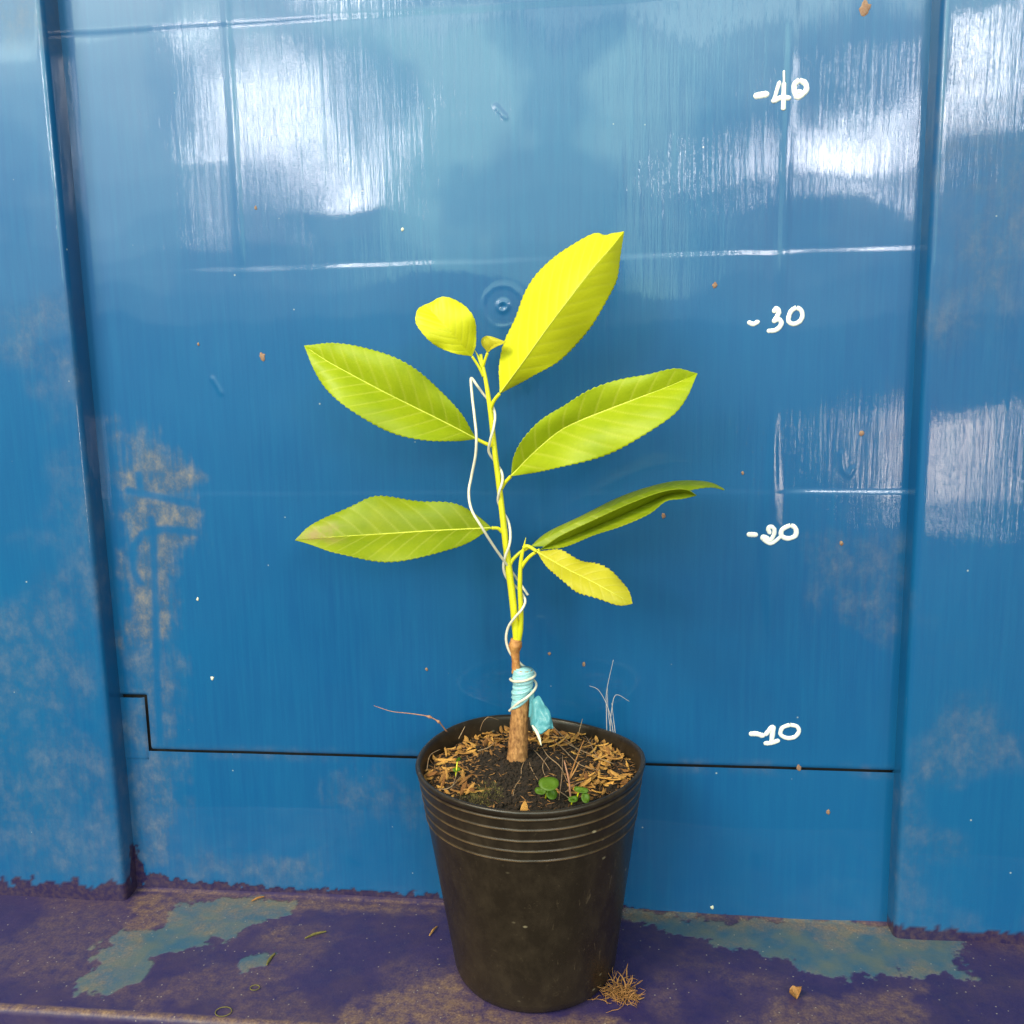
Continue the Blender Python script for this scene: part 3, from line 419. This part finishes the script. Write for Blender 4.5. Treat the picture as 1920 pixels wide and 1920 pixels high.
# ------------------------------------------------------------------ plant pot
PX, PYB, PYT, ZR, RR, RB = -.01182, -.0453, -.0528, .1074, .0508, .0378
def pc(z): return PYB+(PYT-PYB)*z/ZR
def prad(z): return RB+(RR-RB)*z/ZR
pot = empty('plant_pot', (PX, PYB, 0), 'black plastic nursery pot with ringed rim standing on the ledge', 'pot')
def lathe(name, prof, n, mat, parent):
    ring = []; v = []; f = []; m = len(prof)
    for r, z in prof:
        for k in range(n):
            th = 2*math.pi*k/n; fr = z/ZR
            w = 1+fr*(.007*math.cos(2*th+.5)+.005*math.cos(3*th+1.9))+.004*math.exp(-((((th-4.70+math.pi) % (2*math.pi))-math.pi)/.05)**2)+.002*mnoise.noise(Vector((3*math.cos(th), 3*math.sin(th), z*40)))
            zo = z+(.0012*math.cos(2*th+1)+.0008*math.cos(3*th))*max(0, fr-.7)/.3
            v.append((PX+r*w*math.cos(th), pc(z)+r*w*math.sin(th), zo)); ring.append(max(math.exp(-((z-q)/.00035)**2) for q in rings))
    for i in range(m-1):
        for k in range(n): f.append((i*n+k, i*n+(k+1) % n, (i+1)*n+(k+1) % n, (i+1)*n+k))
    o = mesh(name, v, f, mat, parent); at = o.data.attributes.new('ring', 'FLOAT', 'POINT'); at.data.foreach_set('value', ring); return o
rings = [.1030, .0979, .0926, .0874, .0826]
prof = [(.0005, .0006), (RB-.006, .0006), (RB-.003, .0002), (RB-.0012, .0008), (RB-.0003, .0022)]
for z in np.arange(.005, .1042, .00035):
    r = prad(z)
    for i, zr in enumerate(rings): r += .00055*math.exp(-((z-zr)/.00045)**2)
    prof.append((float(r), float(z)))
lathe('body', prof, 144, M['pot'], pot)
rp = []
for a in np.linspace(-.5*math.pi, 1.5*math.pi, 17)[:-1]: rp.append((RR-.0006+.00105*math.cos(a), ZR-.0012+.0014*math.sin(a)))
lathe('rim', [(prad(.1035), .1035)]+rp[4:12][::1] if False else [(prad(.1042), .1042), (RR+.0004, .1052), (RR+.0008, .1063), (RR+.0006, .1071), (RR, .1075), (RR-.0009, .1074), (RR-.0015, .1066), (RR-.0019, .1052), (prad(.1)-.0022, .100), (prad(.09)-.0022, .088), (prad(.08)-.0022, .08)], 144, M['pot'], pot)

# ------------------------------------------------------------------ soil
SZ = .1022
def soil_h(x, y):
    d = math.hypot(x-PX, y-pc(SZ)); e = min(1, d/.046)
    return SZ-.0012+.0022*(1-e)-.0012*max(0, e-.85)/.15+.0022*(mnoise.fractal(Vector((x*110, y*110, 1.3)), 1, 2, 4))*.55
v = []; f = []; NR, NA = 56, 150; R0 = prad(SZ)-.0018
v.append((PX, pc(SZ), soil_h(PX, pc(SZ))))
for i in range(1, NR+1):
    for k in range(NA):
        th = 2*math.pi*k/NA; r = R0*i/NR; xx = PX+r*math.cos(th); yy_ = pc(SZ)+r*math.sin(th); v.append((xx, yy_, soil_h(xx, yy_)))
for k in range(NA): f.append((0, 1+k, 1+(k+1) % NA))
for i in range(NR-1):
    for k in range(NA): f.append((1+i*NA+k, 1+(i+1)*NA+k, 1+(i+1)*NA+(k+1) % NA, 1+i*NA+(k+1) % NA))
ico = bmesh.new(); bmesh.ops.create_icosphere(ico, subdivisions=1, radius=1); iv = [p.co.copy() for p in ico.verts]; jf = [tuple(q.index for q in p.verts) for p in ico.faces]; ico.free()
for i in range(2600):
    a = random.uniform(0, 2*math.pi); r = R0*.97*math.sqrt(random.random()); xx = PX+r*math.cos(a); yy_ = pc(SZ)+r*math.sin(a); s = random.choice([.0003, .0005, .0007, .0011]); b = len(v)
    rot = Matrix.Rotation(random.uniform(0, 6), 3, Vector((random.random(), random.random(), random.random()+.1))); sc = Vector((random.uniform(.6, 1.3), random.uniform(.6, 1.3), random.uniform(.5, 1)))*s
    hh = soil_h(xx, yy_)+s*.3
    for q in iv: w = rot @ Vector((q.x*sc.x, q.y*sc.y, q.z*sc.z)); v.append((xx+w.x, yy_+w.y, hh+w.z))
    f += [tuple(b+t for t in q) for q in jf]
soil = mesh('potting_soil', v, f, M['soil'], None, False); tag(soil, 'dark crumbly potting soil filling the black pot', 'soil', kind='stuff')

# husk chips: one object each
def chip_mesh(i):
    n = 9; v = []; f = []; Lh = 1.0; r = random.Random(i)
    w0 = r.uniform(.15, .24); bend = r.uniform(-.18, .18); cup = r.uniform(.05, .14); blunt = r.uniform(.2, .9)
    for k in range(n):
        t = k/(n-1)*2-1; w = w0*max(.04, (1-abs(t)**(2.2+blunt)))**.7*(1+.2*r.uniform(-1, 1)); zc = bend*t*t
        for u in (-1, -.45, .45, 1): v.append((t*Lh/2, u*w, zc+cup*(1-u*u)))
        for u in (1, -1): v.append((t*Lh/2, u*w*.8, zc-.05))
    for k in range(n-1):
        for j in range(6): f.append((k*6+j, k*6+(j+1) % 6, (k+1)*6+(j+1) % 6, (k+1)*6+j))
    f.append(tuple(range(5, -1, -1))); f.append(tuple((n-1)*6+j for j in range(6)))
    me = bpy.data.meshes.new('wood_chip'); me.from_pydata(v, [], f); me.update(); me.materials.append(M['chip']); return me
CM = [chip_mesh(i) for i in range(7)]
cnt = 0; tries = 0; placed = []
while cnt < 250 and tries < 9000:
    tries += 1
    a = random.uniform(0, 2*math.pi); r = R0*random.uniform(.30, .95)**.6; xx = PX+r*math.cos(a); yy_ = pc(SZ)+r*math.sin(a)
    deg = math.degrees(a) % 360; rr = r/R0
    # thick along the left, right and back of the pot, bare in front of the trunk
    if 232 < deg < 312: dens = .03
    elif deg >= 312 or deg < 60: dens = 1.0 if rr > .56 else .12
    elif deg < 150: dens = .9 if rr > .38 else .3
    else: dens = 1.0 if rr > .62 else .12
    if math.hypot(xx+.0183, yy_+.045) < .007 or random.random() > dens: continue
    o = bpy.data.objects.new('wood_chip', random.choice(CM)); col.objects.link(o); Ls = random.uniform(.0048, .0100); Lw = random.uniform(.75, 1.2)*.0044
    if rr > .86: Ls *= .75
    o.scale = (Ls, Lw, Lw); lay = sum(1 for q in placed if math.hypot(q[0]-xx, q[1]-yy_) < .0035)
    o.location = (xx, yy_, soil_h(xx, yy_)+.0006+min(lay, 3)*.0007); tl = .6 if random.random() < .35 else .25
    o.rotation_euler = (random.uniform(-tl*1.4, tl*1.4), random.uniform(-tl, tl), random.uniform(0, 6.28)); placed.append((xx, yy_)); cnt += 1
    side = 'right' if xx > .012 and (deg >= 300 or deg < 75) else ('left' if xx < -.03 else 'back')
    lb = {'right': 'tan husk chip in the loose heap below the dry grass hairs', 'left': 'tan husk chip in the loose heap below the reddish dry stalk', 'back': 'tan husk chip on the soil around the brown trunk'}[side]
    tag(o, lb, 'wood chip', lb.replace('tan husk chip', 'husk chips'))

hk = bpy.data.objects.new('wood_chip', CM[2]); col.objects.link(hk); hk.scale = (.0075, .006, .005); hk.location = (-.0105, pc(SZ)-R0*.93, SZ+.0022); hk.rotation_euler = (.3, -1.1, 1.3)
tag(hk, 'bright orange husk standing upright against the inside of the front rim', 'wood chip')
def grounded(pts, lift=.0):
    return [Vector(p)*MM+Vector((0, 0, lift)) for p in pts]
for i, fb in enumerate(FIBRES):
    o = tube('dried_root', grounded(fb), [.00016, .00022, .00012], M['fibre'], None, n=22, seg=6); tag(o, 'thin pale dried root fibre lying over the potting soil', 'root', 'root fibres on the soil')
tw = empty('dry_twig', Vector(TWIGS[0][0])*MM, 'forked reddish dry twig standing in the soil beside the green sprout', 'twig')
tube('stalk', grounded(TWIGS[0]), [.0005, .00045, .0003], M['redstalk'], tw, n=14, seg=7)
for t in TWIGS[1:]: tube('branch', grounded(t), [.00035, .0003, .0002], M['straw'], tw, n=14, seg=6)
hg = empty('dry_grass', Vector(HAIRS[0][0])*MM, 'wispy pale dry grass hairs rising behind the pot rim', 'grass')
for hp in HAIRS: tube('blade', V3(hp), [.00022, .0002, .00012], M['hair'], hg, n=26, seg=6)
stk = empty('dry_stalk', Vector(STALK[0])*MM, 'thin reddish dry stalk arching out over the pot rim', 'stalk')
tube('stem', V3(STALK), [.00036, .00026, .0002, .0001], M['redstalk'], stk, n=40, seg=7, bump=.25)
for k in (2, 3):
    p = Vector(STALK[k])*MM; d = (Vector(STALK[k+1])-Vector(STALK[k-1])).normalized()
    tube('node', [p-d*.0014, p, p+d*.0014], [.0003, .0008, .0003], M['redstalk'], stk, n=9, seg=7, bump=.4)
# fine mulch litter between the chips
v = []; f = []
for i in range(1500):
    a = random.uniform(0, 2*math.pi); rr = random.uniform(.1, .97)**.55; deg = math.degrees(a) % 360
    if 225 < deg < 318 and random.random() > .22: continue
    if rr < .5 and random.random() > .35: continue
    p = Vector((PX+R0*rr*math.cos(a), pc(SZ)+R0*rr*math.sin(a), 0))
    if math.hypot(p.x+.0183, p.y+.045) < .0058: continue
    p.z = soil_h(p.x, p.y)+random.uniform(.0002, .0010); b = len(v); L = random.uniform(.0006, .0026); w = random.uniform(.00012, .0004)
    mt = Matrix.Translation(p) @ Matrix.Rotation(random.uniform(0, 6.28), 4, 'Z') @ Matrix.Rotation(random.uniform(-.5, .5), 4, 'Y')
    v += [mt @ Vector(c) for c in ((-L, 0, 0), (-L*.4, w, 0), (L*.5, w*.8, 0), (L, 0, .0001), (L*.5, -w*.8, 0), (-L*.4, -w, 0), (0, 0, .00025))]
    f += [(b, b+5, b+6), (b+5, b+4, b+6), (b+4, b+3, b+6), (b+3, b+2, b+6), (b+2, b+1, b+6), (b+1, b, b+6), (b, b+1, b+2, b+3, b+4, b+5)]
lt = mesh('mulch_litter', v, f, plain('mulch_litter_brown', (.07, .024, .008), (.40, .19, .055), 260, .85), None, False); tag(lt, 'fine brown mulch litter scattered between the chips', 'mulch', kind='stuff')
# small green sprouts
def round_leaf(name, c, rx, ry, tilt, rz, parent, mat):
    v = []; f = []; n = 22
    m = Matrix.Translation(c) @ Matrix.Rotation(rz, 4, 'Z') @ Matrix.Rotation(tilt, 4, 'X')
    for s, z0 in ((1, .00012), (-1, -.00012)):
        v.append(m @ Vector((0, 0, z0)))
        for j in (.55, 1.0):
            for k in range(n):
                a = 2*math.pi*k/n; v.append(m @ Vector((rx*j*math.cos(a), ry*j*math.sin(a)*(1-.12*math.sin(a)), z0+.0006*j*j+.0002*math.sin(3*a)*j)))
    S = 1+2*n
    for b, fl in ((0, False), (S, True)):
        for k in range(n):
            t = (b, b+1+k, b+1+(k+1) % n); q = (b+1+k, b+1+n+k, b+1+n+(k+1) % n, b+1+(k+1) % n); f += [t[::-1], q[::-1]] if fl else [t, q]
    for k in range(n): f.append((1+n+k, S+1+n+k, S+1+n+(k+1) % n, 1+n+(k+1) % n))
    return mesh(name, v, f, mat, parent)
labs = ['tiny sprout with one broad round green leaf held up on the soil', 'tiny two-leaved green sprout close to the front rim by the forked twig', 'very small green sprout at the foot of the forked twig', 'slender pale green sprout among the chips below the reddish stalk']
for i, s in enumerate(SPROUTS):
    sp = empty('green_sprout', Vector(s[0])*MM, labs[i], 'sprout'); tube('stem', grounded(s), [.0004, .0003], M['stem'], sp, n=10, seg=7)
    top = Vector(s[-1])*MM
    if i == 0:
        round_leaf('leaf', top+Vector((0, 0, .0003)), .0042, .0034, .55, .1, sp, M['sprout']); b = Vector(s[1])*MM
        round_leaf('leaf', b+Vector((.0020, -.001, -.0006)), .0026, .0022, .9, .6, sp, M['sprout']); round_leaf('leaf', b+Vector((-.0024, 0, .0)), .0026, .0017, .6, -.3, sp, M['sprout'])
    elif i == 1:
        round_leaf('leaf', top, .0032, .0015, .5, -.35, sp, M['sprout']); round_leaf('leaf', top+Vector((.0016, -.002, -.0022)), .0018, .0022, .9, .3, sp, M['sprout'])
    elif i == 2: round_leaf('leaf', top, .0022, .0014, .7, .5, sp, M['sprout']); round_leaf('leaf', top+Vector((-.001, 0, 0)), .0016, .001, .4, 2.4, sp, M['sprout'])
    else: round_leaf('leaf', top, .0018, .0007, .8, 1.1, sp, M['sprout']); round_leaf('leaf', Vector(s[1])*MM, .0017, .0012, .5, .4, sp, M['sprout'])
# moss tuft: many fine blades
v = []; f = []; mc = Vector(MOSS)*MM
for i in range(1700):
    a = random.uniform(0, 6.28); r = .011*math.sqrt(random.random()); p = Vector((mc.x+r*math.cos(a)*.9, mc.y-.004+r*math.sin(a)*1.0, 0))
    if math.hypot(p.x-PX, p.y-pc(SZ)) > R0*.96: continue
    p.z = soil_h(p.x, p.y)-.0002; hgt = random.uniform(.0008, .0026)*(1-r/.016); d = Vector((random.uniform(-.6, .6), random.uniform(-.6, .6), 1)).normalized()*hgt; w = Vector((random.uniform(-1, 1), random.uniform(-1, 1), 0)).normalized()*.00013; b = len(v)
    v += [p-w, p+w, p+d*.6+w*.7, p+d*.6-w*.7, p+d]; f += [(b, b+1, b+2, b+3), (b+3, b+2, b+4)]
mo = mesh('moss', v, f, M['moss'], None, False); tag(mo, 'olive tuft of fine moss on the soil by the front rim', 'moss', kind='stuff')
o = tube('cream_strip', V3(CREAM), [.0004, .0008, .0007, .00015], M['cream'], None, n=16, seg=8, squash=.5); tag(o, 'cream pointed strip sticking out below the blue tape flap', 'strip')

# ------------------------------------------------------------------ grafted plant
plant = empty('grafted_seedling', (-.0187, -.045, .097), 'young grafted tree seedling with serrated yellow-green leaves growing in the black pot', 'plant')
tr = tube('trunk', V3(TRUNK), [.0050, .0046, .0043, .0041, .0040, .0038], M['bark'], plant, n=70, seg=36, bump=.06)
tube('scion_wood', V3(SCION), [.0021, .0019, .0018, .0020, .0031, .0024], M['twig'], plant, n=40, seg=18, bump=.10)
tube('stem', V3(STEM), [.0018, .0017, .00165, .0015, .00135, .00125, .0012, .0010, .0007], M['stem'], plant, n=110, seg=16, bump=.05)
sh = tube('side_shoot', V3(SHOOT), [.0013, .0012, .00115, .0011, .0010, .0008, .0001], M['stem'], plant, n=60, seg=14, bump=.05)
tube('bud', V3(BUD), [.0007, .0006, .0001], M['stem'], plant, n=14, seg=10)
def leaf(key, mat, label, nv, fold_amp, serr=.0007, tan=None, mid_r=.00055, curl=0):
    mid, A, B = [catmull(V3(p), 150) for p in LEAVES[key]]
    WV = .0002 if key in ('long_right', 'folded_right') else .0012
    QA = .00012 if mat in (M['young'], M['pale']) else .00017
    n = 150; m = 24; P = np.zeros((n, 2*m+1, 3)); vein = np.zeros((n, 2*m+1)); tanv = np.zeros((n, 2*m+1)); t = np.linspace(0, 1, n)
    wid = np.maximum(np.linalg.norm(A-B, axis=1), 1e-6)
    tg = np.gradient(mid, axis=0); tg /= np.linalg.norm(tg, axis=1)[:, None]+1e-9
    Ln = np.sum(np.linalg.norm(np.diff(mid, axis=0), axis=1)); per = max(4, int(150*.0024/Ln))
    for j in range(2*m+1):
        u = (j-m)/m; E = A if u > 0 else B; s = abs(u)
        pts = mid*(1-s)+E*s
        # curved halves between rib and margin
        nrm = np.cross(tg, (A-B)/wid[:, None]); nrm /= np.linalg.norm(nrm, axis=1)[:, None]+1e-9
        nrm *= np.sign(-nrm[:, 1:2]+1e-9)
        hw = np.linalg.norm(E-mid, axis=1)
        ph = t*nv-s*.9*nv*hw/Ln*1.1-(.25 if u > 0 else 0)
        fr = ph-np.floor(ph); vd = np.minimum(fr, 1-fr); ve = np.exp(-(vd/.06)**2)*(s < .93)*sstep(.0, .1, t)*sstep(1, .9, t)
        ve = ve*(1-.5*s); vein[:, j] = ve
        quilt = (np.sin(math.pi*fr)**.7-.5)*np.minimum(1, hw/.006)*math.sin(math.pi*min(1, s*1.02))**.8
        wv = WV*np.sin(t*17+(2 if u > 0 else 0)+len(key))*s**3*np.minimum(1, hw/.008)
        pts = pts+nrm*(fold_amp*np.sin(math.pi*s)*hw+quilt*QA-ve*.00010+wv)[:, None]
        if s == 1 and serr:
            out = (E-mid)/np.maximum(hw, 1e-6)[:, None]; k = np.arange(n); tooth = ((k % per)/per)
            pts = pts+out*(serr*(tooth-.5)*np.sin(math.pi*np.clip(t, 0, 1))**.5)[:, None]
        if tan: tanv[:, j] = sstep(tan[0], tan[1], t+.05*np.sin(s*5))*sstep(1.1, .2, s)
        P[:, j] = pts
    # closed thin blade: front and back sheets
    th = .00016; nn = np.cross(np.gradient(P, axis=0), np.gradient(P, axis=1)); nn /= np.linalg.norm(nn, axis=2)[..., None]+1e-12
    F = P+nn*th; Bk = P-nn*th; W = 2*m+1; Vs = np.vstack([F.reshape(-1, 3), Bk.reshape(-1, 3)]); fs = []; o2 = n*W
    for i in range(n-1):
        for j in range(W-1):
            a = i*W+j; fs.append((a, a+W, a+W+1, a+1)); fs.append((o2+a+1, o2+a+W+1, o2+a+W, o2+a))
        a = i*W; fs.append((a, o2+a, o2+a+W, a+W)); a = i*W+W-1; fs.append((a+W, o2+a+W, o2+a, a))
    me = bpy.data.meshes.new('leaf'); me.from_pydata(Vs.tolist(), [], fs); me.update()
    for nm, arr in (('vein', vein), ('tan', tanv)):
        at = me.attributes.new(nm, 'FLOAT', 'POINT'); at.data.foreach_set('value', np.tile(arr.reshape(-1), 2).astype(np.float32))
    o = link('leaf', me, mat, plant); o['label'] = label
    if mid_r:
        mr = tube('midrib', [tuple(p+np.array([0, -.00012, 0])) for p in mid[::6]], [mid_r, mid_r*.75, mid_r*.45, mid_r*.2], M['vein'], None, n=60, seg=8); mr.parent = o
    pt = tube('petiole', V3(PETIOLES[key]), [.00095, .0008, .0008] if 'young' not in key else [.0008, .0006, .0006], M['stem'], None, n=18, seg=10); pt.parent = o
    return o
leaf('broad_left', M['leaf'], 'broad glossy leaf reaching up and out over the wall', 13, .10)
leaf('low_left', M['leaf_deep'], 'long leaf with a tan dried tip', 11, .10, tan=(.72, .95))
leaf('tall_right', M['young'], 'largest bright yellow leaf, folded along its midrib', 13, .05, .0008, mid_r=.0003)
leaf('mid_right', M['leaf'], 'long green leaf with pale veins', 12, .10)
leaf('young_round', M['young'], 'small round yellow young leaf', 9, .06, .0003, mid_r=0)
leaf('young_cup', M['pale'], 'tiny cupped yellow leaf at the shoot tip', 5, .1, .0, mid_r=0)
leaf('long_right', M['leaf_deep'], 'narrow grey-green leaf seen edge-on', 12, .06, mid_r=0)
leaf('folded_right', M['leaf_deep'], 'narrow folded green leaf lying in front of another', 12, .0, mid_r=.0002)
leaf('drooping', M['pale'], 'pale yellow drooping leaf with wavy edge', 10, .06, .0009, mid_r=.0004)

# ------------------------------------------------------------------ grafting tape and wire
tp = empty('graft_tape', Vector(TAPE[0])*MM, 'pale blue tape wrapped round the graft with a loose flap', 'tape')
p = catmull(V3(TAPE), 90); rad = []
for i in range(90):
    s = i/89; rad.append(.0044+.0004*math.sin(s*3.1)+(.00010*math.sin(s*52)+.00018*math.sin(s*19+1))*(1 if s < .68 else .25)-(.0007 if s > .965 else 0)+(.0003 if .72 < s < .96 else 0))
v, f = tube_data([tuple(q) for q in p], rad, seg=40, spline=False, bump=.035)
# overlapping turns of the tape
for i in range(90):
    for k in range(40):
        ph = (i/89*7.3+k/40) % 1; q = np.array(v[i*40+k]); d = q-p[i]; v[i*40+k] = q+d/np.linalg.norm(d)*(.00032*ph**2-.0001)*(1 if i < 62 else .3)
# lower end cut on the slant
v = [Vector(q) for q in v]
for q in v:
    k = q.z-Vector(TAPE[0]).z*MM
    if k < .014: q.z = q.z+max(0, (1-k/.014))*(.0035*(q.x+.0165)/.0045+.001)
mesh('wrap', v, f, M['tape'], tp)
def sheet(name, A, B, n, m, mat, parent, bulge=.0):
    a = catmull(V3(A), n); b = catmull(V3(B), n); v = []; f = []
    for s0 in (0, 1):
        for i in range(n):
            for j in range(m):
                s = j/(m-1); q = a[i]*(1-s)+b[i]*s; q = q+np.array([0, -bulge*math.sin(math.pi*s)*math.sin(math.pi*i/(n-1))-.0022*mnoise.noise(Vector((i*.16, j*.28, 4.2)))-.0006*mnoise.noise(Vector((i*.5, j*.7, 1.2)))+(.0002 if s0 else 0), 0]); v.append(q)
    N = n*m
    for i in range(n-1):
        for j in range(m-1):
            k = i*m+j; f.append((k, k+m, k+m+1, k+1)); f.append((N+k+1, N+k+m+1, N+k+m, N+k))
        k = i*m; f.append((k, N+k, N+k+m, k+m)); k = i*m+m-1; f.append((k+m, N+k+m, N+k, k))
    for j in range(m-1): f.append((j, j+1, N+j+1, N+j)); k = (n-1)*m+j; f.append((k+1, k, N+k, N+k+1))
    return mesh(name, v, f, mat, parent)
sheet('flap', FLAPA, FLAPB, 26, 12, M['flap'], tp, .0007)
tube('strip', V3(STRIP), [.0013, .0011, .0010], M['flap'], tp, n=20, seg=10, squash=.35)
o = tube('support_wire', V3(WIRE), [.00060, .00060], M['wire'], None, n=620, seg=9); tag(o, 'thin cream plastic wire twisted round the stem with a tall loop', 'wire')

# ------------------------------------------------------------------ litter on the ledge
sl = ['short tan straw bit lying along the wall joint', 'short tan straw bit lying close to the pot on the ledge', 'bent olive straw bit touching the small teal floor patch', 'straight olive straw bit lying on the purple floor paint']
for i, s in enumerate(STICKS):
    o = tube('straw_bit', [Vector((a*MM, b*MM, .0008)) for a, b in s] if len(s) > 2 else [Vector((s[0][0]*MM, s[0][1]*MM, .0008)), Vector(((s[0][0]+s[1][0])/2*MM, (s[0][1]+s[1][1])/2*MM, .0014)), Vector((s[1][0]*MM, s[1][1]*MM, .0009))], [.0004, .0007, .0003] if i < 2 else [.0004, .0008, .0004], M['straw'] if i < 2 else M['moss'], None, n=20, seg=7, squash=.6, bump=.3)
    tag(o, sl[i], 'straw')
v = []; f = []; cx, cy = CLUMP[0]*MM, CLUMP[1]*MM
for i in range(190):
    a = random.uniform(0, 6.28); p = Vector((cx+random.gauss(0, .0040), cy+random.gauss(0, .0034), abs(random.gauss(.0012, .0016))+.0003)); pts = [p]; d = Vector((random.gauss(0, 1), random.gauss(0, .8), random.gauss(0, .7))).normalized()
    for k in range(4):
        d = (d+Vector((random.gauss(0, .5), random.gauss(0, .5), random.gauss(0, .4)))).normalized(); q = pts[-1]+d*random.uniform(.0008, .0026)*(1.25 if i % 12 == 0 else .9); q.z = max(q.z, .0004); pts.append(q)
    vv, ff = tube_data(pts, [.00010, .00016 if i % 9 else .0004, .00006], n=8, seg=5); b = len(v); v += vv; f += [tuple(b+t for t in q) for q in ff]
o = mesh('root_clump', v, f, M['straw'], None); tag(o, 'tangled brown clump of root fibres lying beside the pot', 'root clump')
sx, sy = SCRAP[0]*MM, SCRAP[1]*MM; v = []; f = []
for i in range(8):
    for j in range(6):
        u = i/7-.5; w = j/5-.5; v.append((sx+u*.006*(1-abs(w)*.6), sy+w*.004+u*.001, .0012+.0035*abs(u)+.0018*math.sin(w*4+u*5)+.0016))
for i in range(7):
    for j in range(5): f.append((i*6+j, (i+1)*6+j, (i+1)*6+j+1, i*6+j+1))
zmin = min(q[2] for q in v); v = [(q[0], q[1], q[2]-zmin+.0003) for q in v]; N = len(v); v += [(q[0], q[1], q[2]-.0003) for q in v]; f += [tuple(N+t for t in q[::-1]) for q in f]
o = mesh('leaf_scrap', v, f, M['straw']); tag(o, 'curled brown dry leaf scrap lying alone on the ledge', 'leaf')
for i, (a, b) in enumerate(RINGS_F):
    rr = (.0030, .0018)[i]; ps = [Vector((a*MM+rr*math.cos(t)*1.2, b*MM+rr*math.sin(t), .0006)) for t in np.linspace(0, 2*math.pi, 26)]
    o = tube('seed_ring', ps, [.00022, .00022], M['moss'], None, n=40, seg=6); tag(o, ['flat pale ring of dried residue at the ledge front edge', 'small brown ring shaped seed husk on the ledge'][i], 'husk')
